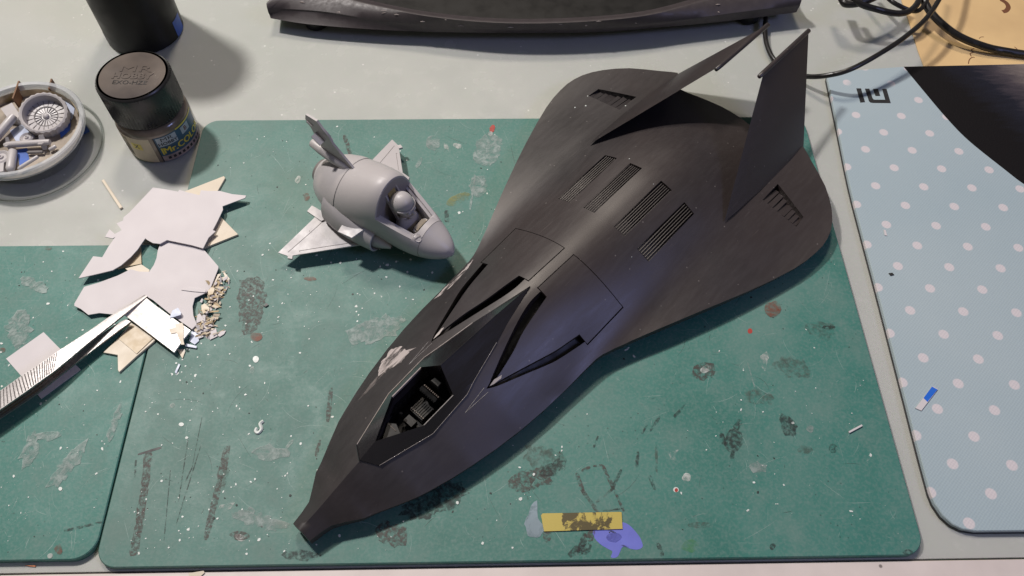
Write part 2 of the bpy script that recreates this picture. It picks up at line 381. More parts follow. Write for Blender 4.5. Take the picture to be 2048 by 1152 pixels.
for a, b, w in (((341, 940), (328, 1082), .035), ((404, 835), (383, 940), .035), ((384, 935), (370, 965), .05), ((376, 880), (357, 1003), .04), ((402, 890), (352, 1050), .04), ((272, 920), (270, 955), .08), ((330, 958), (345, 962), .04)):
    smear(a, b, w, M['s_dark'])
stain([(478, 560), (530, 556), (532, 610), (515, 660), (488, 672), (476, 610)], M['s_brown'], A, rough=.25)
smear((662, 775), (655, 845), .2, M['s_brown']); smear((640, 880), (632, 912), .14, M['s_brown'])
stain(ell(782, 1068, 34, 26, .3), M['s_brown'], A, rough=.2); stain(ell(870, 1000, 70, 30, -.4), M['s_dark'], A, rough=.3)
stain(ell(1090, 918, 42, 26, .3), M['s_faint'], A, rough=.3); stain(ell(1062, 960, 48, 22, -.3), M['s_brown'], A, rough=.3); stain(ell(1105, 935, 30, 14, -.5), M['s_dark'], A, rough=.25)
smear((1153, 945), (1166, 985), .15, M['s_brown']); smear((1164, 980), (1196, 1024), .16, M['s_brown']); smear((1163, 942), (1180, 934), .1, M['s_brown']); smear((1186, 932), (1206, 930), .08, M['s_brown'])
smear((1205, 930), (1228, 980), .13, M['s_brown']); smear((1228, 978), (1247, 1022), .10, M['s_brown']); smear((1242, 940), (1222, 982), .12, M['s_dark']); smear((1228, 975), (1192, 1005), .1, M['s_faint']); smear((1206, 1022), (1245, 1017), .07, M['s_dark'])
smear((1276, 903), (1273, 935), .12, M['s_dark']); smear((1312, 890), (1313, 945), .10, M['s_faint']); smear((1299, 952), (1310, 980), .13, M['s_dark']); smear((1196, 872), (1187, 895), .08, M['s_dark'])
stain([(1345, 832), (1372, 806), (1362, 822), (1350, 836)], M['s_dark'], A); smear((1320, 833), (1300, 862), .1, M['s_dark']); smear((1294, 850), (1283, 868), .07, M['s_dark'])
stain(ell(1467, 881, 19, 24, .2), M['s_dark'], A, rough=.08); smear((1470, 858), (1482, 840), .22, M['s_dark']); smear((1444, 866), (1446, 888), .2, M['s_dark']); smear((1466, 902), (1465, 918), .2, M['s_dark'])
stain([(1337, 908), (1345, 903), (1358, 899), (1350, 908), (1352, 918), (1342, 919)], M['s_white'], A); stain(ell(1373, 954, 10, 9), M['s_white'], A, rough=.08)
stain(ell(1352, 980, 5.5, 5.5), M['specklight'], A, rough=.03); stain(ell(1352.5, 980, 4, 4), M['s_red'], A, rough=.04, label='round red paint drop')
stain([(p.x, p.y) for p in spline([(1190, 1048, 0), (1230, 1042, 0), (1258, 1050, 0), (1278, 1072, 0), (1286, 1090, 0), (1277, 1099, 0), (1262, 1098, 0), (1246, 1093, 0), (1240, 1103, 0), (1235, 1114, 0), (1222, 1114, 0), (1224, 1102, 0), (1206, 1093, 0), (1192, 1080, 0), (1184, 1066, 0)], 4)], M['s_purple'], A, rough=.03, label='violet paint puddle')
smear((1242, 1090), (1258, 1095), .05, M['s_dark']); smear((1215, 1060), (1232, 1066), .06, M['s_dark']); stain(ell(1228, 1075, 16, 10), mat_stain('violet_dark', (.07, .08, .34), .6, 260), A); stain(ell(1160, 1100, 28, 9, -.3), M['s_dark'], A, rough=.2); smear((1170, 1065), (1158, 1112), .25, M['s_dark']); stain(ell(1180, 1070, 10, 14, .5), M['s_brown'], A, rough=.1); stain(ell(1095, 1068, 9, 18), M['s_brown'], A, rough=.1)
stain([(1062, 1010), (1074, 1002), (1076, 1035), (1086, 1050), (1082, 1075), (1060, 1075), (1048, 1048)], M['s_grey'], A, rough=.1)
smear((1315, 1085), (1325, 1112), .16, M['s_dark']); stain(ell(1380, 1092, 18, 12), M['s_green'], A, rough=.1)
stain(ell(975, 300, 28, 34, .4), M['s_pale'], A, rough=.2); stain(ell(866, 286, 15, 14), M['s_pale'], A, rough=.15); stain(ell(915, 292, 9, 5, .3), M['s_white'], A); stain(ell(893, 296, 4, 9, -.4), M['s_white'], A); stain(ell(838, 326, 4, 13, .5), M['s_pale'], A)
stain(ell(985, 258, 5, 8, .3), M['s_red'], A, rough=.1); stain(ell(981, 268, 5, 5), M['s_white'], A); stain(ell(955, 372, 18, 22), M['s_pale'], A, rough=.2); smear((950, 350), (940, 420), .1, M['s_pale'])
smear((688, 270), (703, 315), .2, M['s_brown']); smear((893, 420), (894, 444), .22, M['s_dark']); stain(ell(918, 398, 26, 10, -.4), M['s_yellow'], A, rough=.1); stain(ell(596, 360, 5, 8, .4), M['s_white'], A)
stain(ell(613, 395, 6, 8), M['s_redb'], A, rough=.06); stain(ell(620, 558, 14, 4, .1), M['s_redb'], A, rough=.06); stain(ell(820, 660, 10, 8), M['s_yellow'], A, rough=.06); stain(ell(512, 674, 12, 9), M['s_redb'], A, rough=.1)
stain(ell(1640, 660, 34, 16, .15), M['s_faint'], A, rough=.25); stain(ell(1585, 735, 36, 20, .2), M['s_faint'], A, rough=.3); stain(ell(1520, 795, 30, 16, .3), M['s_faint'], A, rough=.25); stain(ell(1575, 850, 14, 26, -.6), M['s_dark'], A, rough=.2)
stain(ell(1545, 619, 17, 16), M['s_redb'], A, rough=.12); stain(ell(1500, 662, 5, 5), M['s_red'], A); stain(ell(1408, 742, 24, 18, -.3), M['s_brown'], A, rough=.15); stain(ell(1412, 738, 12, 8, -.3), M['s_white'], A)
stain([(1520, 712), (1534, 702), (1538, 716), (1530, 742), (1518, 730)], M['s_white'], A); stain(ell(1610, 900, 14, 9), M['s_faint'], A, rough=.1); stain(ell(1668, 896, 10, 7), M['s_dark'], A, rough=.1); stain(ell(1620, 858, 8, 7), M['s_pale'], A, rough=.06)
stain(ell(1516, 935, 20, 10, .3), M['s_pale'], A, rough=.2); stain(ell(1400, 1050, 26, 6), M['s_faint'], A); stain(ell(1658, 655, 14, 4), M['s_dark'], A); smear((1495, 725), (1512, 785), .05, M['s_pale'])
stain(ell(1545, 1092, 6, 7), M['s_dark'], A); stain(ell(1816, 1104, 10, 5), M['s_dark'], A); stain([(440, 1010), (470, 1005), (462, 1018), (434, 1026)], M['s_white'], A); stain(ell(482, 1075, 12, 6, .3), M['s_white'], A); stain(ell(480, 1070, 20, 10), M['s_brown'], A, rough=.1); stain(ell(502, 1020, 8, 6, .7), M['s_pale'], A)
stain(ell(520, 1040, 60, 14, .25), M['s_pale'], A, rough=.3); stain(ell(600, 1110, 40, 8), M['s_dark'], A, rough=.2); stain(ell(540, 905, 34, 16), M['s_pale'], A, rough=.25); stain(ell(750, 660, 60, 24, -.3), M['s_pale'], A, rough=.3); stain(ell(870, 620, 30, 12, -.6), M['s_pale'], A, rough=.2)
stain(ell(363, 849, 5, 4), M['specklight'], A, rough=.02); stain(ell(345, 812, 5, 5), M['s_white'], A); stain(ell(512, 719, 6, 7), M['specklight'], A, rough=.03); stain(ell(504, 741, 4, 7, .3), M['s_white'], A); stain(ell(579, 889, 4, 11, .7), M['s_white'], A)
sq = MB(); sq.tube(spline([at(527, 842, ZM + .02), at(520, 848, ZM + .02), at(523, 858, ZM + .02), at(516, 866, ZM + .02), at(511, 862, ZM + .02), at(514, 856, ZM + .02)], 4), 0.07, 6)
o_ = sq.obj('dried_glue_squiggle', M['specklight']); tag(o_, 'small white dried S-shaped glue squiggle on the mat left of the black nose', 'glue blob')
B2 = mat2
stain(ell(135, 930, 60, 14, -.9), M['s_pale'], B2, rough=.3); stain(ell(60, 900, 14, 40, .3), M['s_pale'], B2, rough=.3); stain(ell(96, 497, 9, 5), M['s_redb'], B2, rough=.08); smear((128, 1062), (205, 1044), .1, M['s_dark'], B2); stain(ell(118, 1098, 8, 12), M['s_redb'], B2, rough=.1); stain(ell(100, 1112, 5, 5), M['s_white'], B2)
stain(ell(121, 978, 4, 4), M['specklight'], B2, rough=.02); stain(ell(70, 570, 30, 12, .4), M['s_pale'], B2, rough=.3); stain(ell(40, 660, 24, 40), M['s_pale'], B2, rough=.3); stain(ell(6, 700, 6, 4), M['s_redb'], B2); stain(ell(95, 872, 30, 8, -.1), M['s_pale'], B2, rough=.15); stain(ell(230, 845, 8, 40, .3), M['s_pale'], B2, rough=.2)
# tiny specks: too many to count
def specks(owner, x0, y0, x1, y1, n, m, r0, r1, seed, name='paint_specks'):
    r = random.Random(seed); mb = MB()
    for i in range(n):
        x, y = r.uniform(x0, x1), r.uniform(y0, y1)
        if noise.noise(Vector((x * .22, y * .22, seed * 5.3))) + .35 * noise.noise(Vector((x * .9, y * .9, seed))) < r.uniform(-.45, .35): continue
        rr = r0 + (r1 - r0) * r.random() ** 4; a0 = r.random() * 6.3; st = r.uniform(.5, 1)
        k = r.choice((5, 6, 7)); pr = []
        for j in range(k):
            a = 2 * math.pi * j / k; q = rr * r.uniform(.6, 1.2); u_, v_ = q * math.cos(a), q * st * math.sin(a)
            pr.append((x + u_ * math.cos(a0) - v_ * math.sin(a0) - owner.location.x / U, y + u_ * math.sin(a0) + v_ * math.cos(a0) - owner.location.y / U))
        h = r.uniform(.008, .02); mb.prism(pr, ZM, ZM + h)
    o = mb.obj(name, m, owner, None); o['kind'] = 'stuff'
specks(mat1, -14.6, -10.4, 14.6, 10.4, 950, M['specklight'], .012, .085, 1)
specks(mat1, -14.6, -10.4, 14.6, 10.4, 700, M['speckdark'], .012, .06, 2)
specks(mat1, -14.6, -10.4, -4, 3.5, 800, M['specklight'], .012, .07, 5)
specks(mat2, -24, -10.2, -15.5, 3, 560, M['specklight'], .012, .08, 3)
specks(mat2, -24, -10.2, -15.5, 3, 140, M['speckdark'], .012, .05, 4)
def cuts(owner, x0, y0, x1, y1, n, seed, m, w0=.006, w1=.018):
    r = random.Random(seed); mb = MB()
    for i in range(n):
        x, y = r.uniform(x0, x1), r.uniform(y0, y1); a = r.choice((.2, 1.2, 1.9, 2.6, .8)) + r.gauss(0, .3); L = .15 + 1.6 * r.random() ** 3; w = r.uniform(w0, w1) / 2; bend = r.gauss(0, .08)
        up = []; dn = []
        for k in range(5):
            t = k / 4 - .5; px_, py_ = x + L * t * math.cos(a) - bend * L * t * t * 4 * math.sin(a), y + L * t * math.sin(a) + bend * L * t * t * 4 * math.cos(a); q = w * (1 - (2 * t) ** 2 * .8)
            up.append(Vector((px_ - q * math.sin(a) - owner.location.x / U, py_ + q * math.cos(a) - owner.location.y / U, ZM + .002))); dn.append(Vector((px_ + q * math.sin(a) - owner.location.x / U, py_ - q * math.cos(a) - owner.location.y / U, ZM + .002)))
        mb.loft([dn, up])
    o = mb.obj('knife_cuts', m, owner, None); o['kind'] = 'stuff'
M['cut'] = plain('pale_cut', (0.22, 0.32, 0.29), 0.6, 0.2, 300)
cuts(mat1, -14.3, -10.2, 14.3, 10.3, 520, 21, M['cut']); cuts(mat1, -14.3, -10.2, 14.3, 10.3, 140, 22, M['speckdark'], .005, .014); cuts(mat2, -23, -10.2, -15.6, 3, 160, 23, M['cut'])
# ------------------------------------------------------------------ yellow tape, small strips on the mats
m_, t_, B_, N_, L_ = nt('worn_yellow_tape')
v_ = coords(N_, L_); f_ = nz(N_, L_, v_, 150, 6, 0.7, 0.5)
sx = N_.new('ShaderNodeSeparateXYZ'); L_.new(v_, sx.inputs[0])
mr = N_.new('ShaderNodeMapRange'); mr.inputs[1].default_value = -0.0085; mr.inputs[2].default_value = -0.0070; L_.new(sx.outputs[0], mr.inputs[0])
mr2 = N_.new('ShaderNodeMapRange'); mr2.inputs[1].default_value = 0.0120; mr2.inputs[2].default_value = 0.0075; mr2.inputs[3].default_value = 0.25; L_.new(sx.outputs[0], mr2.inputs[0])
mm = N_.new('ShaderNodeMath'); mm.operation = 'MULTIPLY'; L_.new(mr.outputs[0], mm.inputs[0]); L_.new(mr2.outputs[0], mm.inputs[1])
ma = N_.new('ShaderNodeMath'); ma.operation = 'MULTIPLY_ADD'; ma.inputs[1].default_value = 0.3; L_.new(mm.outputs[0], ma.inputs[0]); L_.new(f_, ma.inputs[2])
mm2 = N_.new('ShaderNodeMath'); mm2.operation = 'MULTIPLY'; mm2.inputs[1].default_value = 0.93; L_.new(ramp(N_, L_, ma.outputs[0], [(0.74, 0.0), (0.79, 1.0)]), mm2.inputs[0])
L_.new(mix(N_, L_, mm2.outputs[0], (0.46, 0.37, 0.085), (0.05, 0.038, 0.015)), B_.inputs['Base Color']); B_.inputs['Roughness'].default_value = 0.4
def flat(name, pts, mat, th, z, label, cat, group=None, bev=0.0, px=True, tilt=None):
    P = ats(pts, z) if px else [Vector((p[0], p[1], z)) for p in pts]
    c = cen(P); o = MB().prism([(p.x, p.y) for p in P], z, z + th, bev).obj(name, mat, origin=(c.x, c.y, z), ang=35)
    if tilt: o.rotation_euler = tilt
    return tag(o, label, cat, group)
flat('masking_tape', [(1082, 1031), (1085, 1027), (1240, 1024), (1243, 1025), (1245, 1058), (1088, 1063)], m_, 0.02, ZM + .03, 'short yellow masking tape strip with worn black paint on the mat near the front edge', 'tape')
flat('plastic_rod', [(1696, 864), (1722, 850), (1724, 853), (1698, 867)], M['white'], 0.07, ZM + .001, 'tiny white plastic rod lying on the bare right part of the large mat', 'plastic rod')
flat('plastic_sliver', [(350, 745), (358, 728), (361, 730), (353, 748)], M['palechip'], 0.04, ZM + .02, 'thin pale blue sliver lying on the mat below the white plate', 'plastic chip')
flat('orange_thread', [(50, 1131), (72, 1131), (72, 1134), (60, 1133)], plain('orange_thread', (.55, .2, .08), .6), 0.05, 0.002, 'short orange thread on the table edge below the left mat', 'thread')
flat('plastic_strip', [(378, 1147), (408, 1142), (410, 1146), (402, 1153), (380, 1153)], M['cream'], 0.05, 0.042, 'pale cream plastic strip lying on the white table edge', 'plastic strip')
flat('blue_tape', [(1182, 1114), (1240, 1112), (1241, 1120), (1184, 1122)], M['bluetape'], 0.02, 0.045, 'small dark blue tape at the front edge of the mat under the violet puddle', 'tape')
flat('black_chip', [(396, 614), (402, 608), (406, 612), (400, 616)], M['ink'], 0.05, ZM + .02, 'tiny black chip on the mat right of the shavings', 'plastic chip').location.x += 0.028
# ================================================================== MOUSE PAD
pm, pt, PB, PN, PL = nt('pad_cloth')
pv = coords(PN, PL)
DOT_DX, DOT_DY, DOT_R = 0.0217, 0.0262, 0.00235
q_ = PN.new('ShaderNodeMapping'); q_.inputs['Rotation'].default_value = (0, 0, math.radians(2.2)); q_.inputs['Scale'].default_value = (1 / .02285,) * 3; PL.new(pv, q_.inputs[0])
ds = []
for off in (0.5, 0.0):
    a_ = PN.new('ShaderNodeVectorMath'); a_.operation = 'ADD'; a_.inputs[1].default_value = (off, off, 0); PL.new(q_.outputs[0], a_.inputs[0])
    f_ = PN.new('ShaderNodeVectorMath'); f_.operation = 'FRACTION'; PL.new(a_.outputs[0], f_.inputs[0])
    s_ = PN.new('ShaderNodeVectorMath'); s_.operation = 'SUBTRACT'; s_.inputs[1].default_value = (.5, .5, 0); PL.new(f_.outputs[0], s_.inputs[0])
    k_ = PN.new('ShaderNodeVectorMath'); k_.operation = 'MULTIPLY'; k_.inputs[1].default_value = (1, 1, 0); PL.new(s_.outputs[0], k_.inputs[0])
    l_ = PN.new('ShaderNodeVectorMath'); l_.operation = 'LENGTH'; PL.new(k_.outputs[0], l_.inputs[0]); ds.append(l_.outputs['Value'])
mn = PN.new('ShaderNodeMath'); mn.operation = 'MINIMUM'; PL.new(ds[0], mn.inputs[0]); PL.new(ds[1], mn.inputs[1])
dm0 = ramp(PN, PL, mn.outputs[0], [(0.084, 0.9), (0.104, 0.0)])
lg = at(1748, 190, .3) - Vector((17.45, 4.02, 0)); dl_ = PN.new('ShaderNodeVectorMath'); dl_.operation = 'DISTANCE'; dl_.inputs[1].default_value = (lg.x * U, lg.y * U, 0.003); PL.new(pv, dl_.inputs[0])
dm = mix(PN, PL, 1.0, dm0, ramp(PN, PL, dl_.outputs['Value'], [(0.0128, 0.0), (0.0132, 1.0)]), 'MULTIPLY')
pc = ramp(PN, PL, nz(PN, PL, pv, 9, 4), [(0.3, (0.335, 0.425, 0.465)), (0.7, (0.385, 0.465, 0.495))])
pc = mix(PN, PL, dm, pc, (0.64, 0.585, 0.60))
w1 = PN.new('ShaderNodeTexWave'); w1.inputs['Scale'].default_value = 420; w1.inputs['Distortion'].default_value = 1.2; w1.bands_direction = 'DIAGONAL'; PL.new(pv, w1.inputs['Vector'])
q3 = PN.new('ShaderNodeMapping'); q3.inputs['Rotation'].default_value = (0, 0, math.pi / 2); PL.new(pv, q3.inputs[0])
w2 = PN.new('ShaderNodeTexWave'); w2.inputs['Scale'].default_value = 420; w2.inputs['Distortion'].default_value = 1.2; w2.bands_direction = 'DIAGONAL'; PL.new(q3.outputs[0], w2.inputs['Vector'])
wv = mix(PN, PL, 0.5, w1.outputs['Fac'], w2.outputs['Fac'])
wn = mix(PN, PL, 0.5, wv, nz(PN, PL, pv, 1500, 2))
pc = mix(PN, PL, 1.0, pc, ramp(PN, PL, wn, [(0.3, (0.92, 0.92, 0.92)), (0.7, (1, 1, 1))]), 'MULTIPLY')
PL.new(pc, PB.inputs['Base Color']); PB.inputs['Roughness'].default_value = 0.75; PB.inputs['Specular IOR Level'].default_value = 0.3
PB.inputs['Sheen Weight'].default_value = 0.25; PB.inputs['Sheen Roughness'].default_value = 0.5
bump(PN, PL, PB, wn, 0.22, 0.004)
le = [(16.86, 13.53), (16.60, 10.0), (16.32, 6.36), (16.20, 3.0), (16.11, 0.0), (15.98, -3.6), (15.86, -6.82), (15.82, -8.5)]
padP = spline([(x, y, 0) for x, y in le], 4)
padP = [(p.x, p.y) for p in padP] + [(15.86, -8.9), (16.03, -9.36), (16.30, -9.70), (16.61, -9.88), (17.1, -9.97)] + [(32, -10.05), (32, 14.55), (27.5, 14.48), (21.2, 14.33), (17.2, 13.98), (16.95, 13.85)]
pad = MB().prism(padP, 0.10, 0.30, 0.03).obj('mouse_pad', pm, origin=(17.45, 4.02, 0), ang=40)
tag(pad, 'pale blue polka dot mouse pad with black printed corner, right of the green mat', 'mouse pad')
sh = [(p[0] + (p[0] < 31) * 0.0 + (0.05 if p[0] < 18 else 0), p[1]) for p in padP]
rb = MB().prism([(p[0] + 0.03 * (-1 if p[0] < 16.9 else 0), p[1] - (0.03 if p[1] < -8 else 0)) for p in padP], 0.004, 0.10).obj('rubber_base', M['ink']); rb.parent = pad; rb.location = -pad.location
# dark printed area
ez = zz(3.388, 1450, 0)
ev = [at(p[0], p[1], .3) for p in [(1806, 131), (1848, 183), (1893, 236), (1937, 281), (2008, 338), (2052, 371), (2120, 410)]]
ev[0] = Vector((21.08, 14.30, .3))
ec = spline(ev, 6)
dark = [(p.x, p.y) for p in ec] + [(31.9, 5.0), (31.9, 14.5), (27.5, 14.44)]
m, t, B, N, L = nt('printed_dark')
v = coords(N, L)
sx = N.new('ShaderNodeSeparateXYZ'); L.new(v, sx.inputs[0])
q = N.new('ShaderNodeMapping'); q.inputs['Rotation'].default_value = (0, 0, 1.15); q.inputs['Scale'].default_value = (1, 5, 1); L.new(v, q.inputs[0])
fz = nz(N, L, q.outputs[0], 90, 6, 0.7)
ln = N.new('ShaderNodeMath'); ln.operation = 'MULTIPLY_ADD'; ln.inputs[1].default_value = 0.55; L.new(sx.outputs[1], ln.inputs[0]); L.new(sx.outputs[0], ln.inputs[2])
ad = N.new('ShaderNodeMath'); ad.operation = 'MULTIPLY_ADD'; ad.inputs[1].default_value = 0.03; L.new(fz, ad.inputs[0]); L.new(ln.outputs[0], ad.inputs[2])
mr = N.new('ShaderNodeMapRange'); mr.inputs[1].default_value = 0.122; mr.inputs[2].default_value = 0.178; L.new(ad.outputs[0], mr.inputs[0])
c = ramp(N, L, mr.outputs[0], [(0.0, (0.006, 0.005, 0.006)), (0.35, (0.012, 0.013, 0.022)), (0.62, (0.06, 0.05, 0.06)), (1.0, (0.24, 0.20, 0.18))])
L.new(c, B.inputs['Base Color']); B.inputs['Roughness'].default_value = 0.42; B.inputs['Specular IOR Level'].default_value = 0.3
bump(N, L, B, nz(N, L, v, 1200, 2), 0.3, 0.004)
pl = pad.location / U
o_ = ob('printed_panel', [(p[0] - pl.x, p[1] - pl.y, .304) for p in dark], [tuple(range(len(dark)))], m, pad, None)
if o_.data.polygons[0].normal.z < 0: o_.data.flip_normals()
g = zz(5.237, 1660, 0)
for poly in (g((275, 925), (325, 925), (368, 1070), (318, 1075)),
             g((365, 928), (412, 928), (446, 1028), (455, 1040), (470, 1044), (578, 1044), (545, 930), (592, 930), (637, 1080), (450, 1078), (425, 1074), (408, 1060)),
             g((450, 930), (502, 930), (527, 1005), (476, 1005))):
    P = [at(p[0], p[1], .306) for p in poly]
    o_ = ob('printed_mark', [(p.x - pl.x, p.y - pl.y, .306) for p in P], [tuple(range(len(P)))], M['ink'], pad, None)
    if o_.data.polygons[0].normal.z < 0: o_.data.flip_normals()
ZP = 0.305
c_ = at(1852, 797, ZP); cc = flat('plastic_chip', [(1830, 817), (1864, 773), (1875, 779), (1842, 822)], M['white'], 0.04, ZP, 'white and blue rectangular plastic chip lying on the mouse pad', 'plastic chip')
P = [at(p[0], p[1], ZP + .042) for p in ((1847, 796), (1864, 773), (1875, 779), (1855, 804))]; lo = cc.location / U
o_ = ob('blue_end', [(p.x - lo.x, p.y - lo.y, p.z - lo.z) for p in P], [(0, 1, 2, 3)], M['blueink'], cc, None)
if o_.data.polygons[0].normal.z < 0: o_.data.flip_normals()
flat('plastic_sliver', [(1767, 460), (1771, 461), (1774, 472), (1769, 471)], M['white'], 0.03, ZP, 'tiny white sliver lying on the mouse pad beside the upper left dots', 'plastic chip')
flat('black_crumb', [(1777, 547), (1784, 546), (1788, 550), (1781, 552)], M['ink'], 0.03, ZP, 'tiny black crumb on the left part of the mouse pad', 'crumb')
# ------------------------------------------------------------------ tan paper, upper right
lp = [(1800, -25), (1803, 4), (1812, 28), (1822, 60), (1829, 82), (1836, 105), (1846, 131), (1850, 140)]
pp = [(p.x, p.y) for p in ats(lp)] + [(27, 13.6), (40, 13.6), (40, 24)]
pp = [(x, y) for x, y in pp]
c = cen(pp); pap = MB().prism(pp, 0.012, 0.05).obj('paper_sheet', M['paper'], origin=(c.x, c.y, 0.0)); tag(pap, 'tan paper sheet with brown curl prints at the upper right corner, under the mouse pad', 'paper sheet')
def stroke(pts, w):
    P = spline([at(p[0], p[1], .055) for p in pts], 5); up = []; dn = []
    for i, p in enumerate(P):
        t = (P[min(i + 1, len(P) - 1)] - P[max(i - 1, 0)]).normalized(); n = Vector((-t.y, t.x, 0)) * w / 2 * (1 if len(pts) > 3 else .6 + .6 * i / len(P)); up.append(p + n); dn.append(p - n)
    lo = pap.location / U; k = len(P); v = [q - lo for q in up + dn]
    o_ = ob('printed_curl', v, [(i, i + 1, k + i + 1, k + i) for i in range(k - 1)], M['brown'], pap, None)
    for pl_ in o_.data.polygons:
        if pl_.normal.z < 0: pl_.flip()
g = zz(5.237, 1660, 0)
stroke(g((1790, -5), (1845, 30), (1868, 75), (1845, 112), (1808, 122)), 0.26)
stroke(g((1450, 668), (1460, 625), (1490, 600), (1515, 602)), 0.05); stroke(g((1512, 510), (1480, 520), (1500, 548), (1468, 560), (1480, 590)), 0.055); stroke(g((1560, 405), (1580, 388), (1612, 386)), 0.04); stroke(g((1930, 490), (1945, 500), (1960, 515)), 0.05)
# ------------------------------------------------------------------ cables
def cable(pts, r, label, grp='black cables at the upper right'):
    P = spline([at(*p) for p in pts], 10); c = P[0]
    o = MB().tube(P, r, 12).obj('cable', M['cable'], origin=(c.x, c.y, 0)); return tag(o, label, 'cable', grp)
cable([(1560, -60, .5), (1534, 25, .45), (1531, 75, .3), (1545, 115, .25), (1575, 142, .3), (1615, 153, .7), (1660, 150, 1.3), (1705, 137, 1.7), (1765, 104, 1.9), (1815, 70, 2.0), (1858, 30, 2.1), (1890, -25, 2.2), (1905, -80, 2.2)], .13, 'thin black cable curving from behind the fins over the top of the mouse pad')
cable([(1838, -45, 1.6), (1846, -4, 1.3), (1866, 30, 1.0), (1910, 68, .7), (1965, 92, .45), (2020, 104, .3), (2120, 118, .25)], .20, 'thick black cable running across the tan paper to the right edge')
cable([(1850, -40, 1.2), (1838, 0, 1.4), (1822, 20, 1.5), (1796, 27, 1.6), (1755, 19, 1.9), (1715, 4, 2.2), (1690, -30, 2.4)], .17, 'black cable loop hanging between the monitor stand and the tan paper')
cable([(1672, -30, 2.0), (1685, 0, 2.0), (1695, 8, 2.0), (1725, 4, 2.1), (1760, -12, 2.1), (1790, -40, 2.1)], .20, 'black cable bend showing at the top edge, left of the other cable loops')
cable([(1735, -50, 1.6), (1765, -15, 1.6), (1792, 8, 1.6), (1835, 22, 1.3), (1860, -10, 1.3)], .12, 'thin black cable end at the top edge beside the tan paper')
# ------------------------------------------------------------------ monitor stand foot
ms = empty('monitor_stand', (1.7, 18.6, 0), 0, 'black curved plastic monitor stand base standing at the top edge', 'monitor stand')
def cur(pts, n=44):
    P = spline([at(*p) for p in pts], 14); d = [0]
    for i in range(1, len(P)): d.append(d[-1] + (P[i] - P[i - 1]).length)
    return [Vector([np.interp(d[-1] * k / n, d, [p[a] for p in P]) for a in range(3)]) for k in range(n + 1)]
bot = cur([(542, 39, .75), (620, 51, .75), (760, 62, .75), (900, 67, .75), (1050, 68, .75), (1200, 66, .75), (1400, 50, .75), (1500, 39, .75), (1592, 27, .75)])
cre = cur([(536, 24, 1.15), (560, 20, 1.2), (650, 26, 1.25), (760, 43, 1.25), (900, 53, 1.25), (1050, 58, 1.25), (1250, 54, 1.25), (1400, 37, 1.25), (1500, 24, 1.25), (1600, 12, 1.25)])
top = cur([(533, 6, 1.55), (560, -12, 1.7), (650, -16, 1.75), (720, 4, 1.75), (850, 30, 1.75), (1000, 44, 1.75), (1160, 42, 1.75), (1300, 28, 1.75), (1420, -2, 1.75), (1500, -14, 1.75), (1604, -8, 1.7)])
O_ = ms.location / U
sh_ = lambda R, dy, dz: [p + Vector((0, dy, dz)) for p in R]
md = [(a + b) / 2 + Vector((0, -.05, .06)) for a, b in zip(cre, top)]
rows = [sh_(bot, 6, 0), sh_(bot, 0.25, 0.0), sh_(bot, 0.0, .08), [a.lerp(b, .5) + Vector((0, .04, 0)) for a, b in zip(bot, cre)], sh_(cre, 0.02, -.03), sh_(cre, 0.03, .06), md, sh_(top, -.06, -.01), sh_(top, 0.05, 0), sh_(top, .25, -.12), sh_(top, .55, -.5), sh_(top, 1.2, -.75)]
rows = [[p - O_ for p in r] for r in rows]
mb = MB().loft(rows); n_ = len(rows[0])
for side in (0, n_ - 1): mb.f.append(tuple(k * n_ + side for k in range(len(rows))))
mb.obj('base_rim', M['blackplastic'], ms, 40)
fl = [p - O_ for p in sh_(top, 1.1, -.74)]; mb = MB().loft([fl, [p + Vector((0, 9, .1)) for p in fl]]); mb.obj('base_tray', M['blackgloss'], ms)
for px, py in ((632, 47), (1497, 36)):
    p = at(px, 66 if px < 1000 else 54, 0.0) - O_; MB().lathe([(.50, 0), (.62, .12), (.66, .45), (.62, .8)], 28, Matrix.Translation((p.x, p.y + .66, 0))).obj('rubber_foot', M['blackgloss'], ms, 50)
rr_ = random.Random(31)
for k in range(16):
    i = rr_.randrange(3, len(md) - 4); p = md[i].lerp(cre[i], rr_.uniform(-.5, .8)) - O_; L = rr_.uniform(.03, .16)
    MB().tube([p + Vector((-L, 0, .012)), p + Vector((0, rr_.uniform(-.02, .02), .02)), p + Vector((L, rr_.uniform(-.04, .04), .012))], [.008, rr_.uniform(.015, .035), .008], 5).obj('scuff', M['worn'], ms, None)
# ------------------------------------------------------------------ spray can
can = empty('spray_can', (-19.55, 17.72, 0), 0, 'black cylindrical can standing behind the paint jar', 'can')
MB().lathe([(1.90, 0.0), (2.02, .08), (2.02, 11.5), (1.8, 12.2), (1.3, 12.6)], 72).obj('body', M['blackgloss'], can, 40)
for a0, a1, h in ((-18, 6, 1.05), (185, 215, .75)):
    mb = MB(); r = []
    for i in range(9):
        a = math.radians(a0 + (a1 - a0) * i / 8); r.append([(2.035 * math.cos(a), 2.035 * math.sin(a), .1), (2.035 * math.cos(a), 2.035 * math.sin(a), h)])
    mb.loft([[x[0] for x in r], [x[1] for x in r]]); mb.obj('blue_tape', M['bluetape'], can)
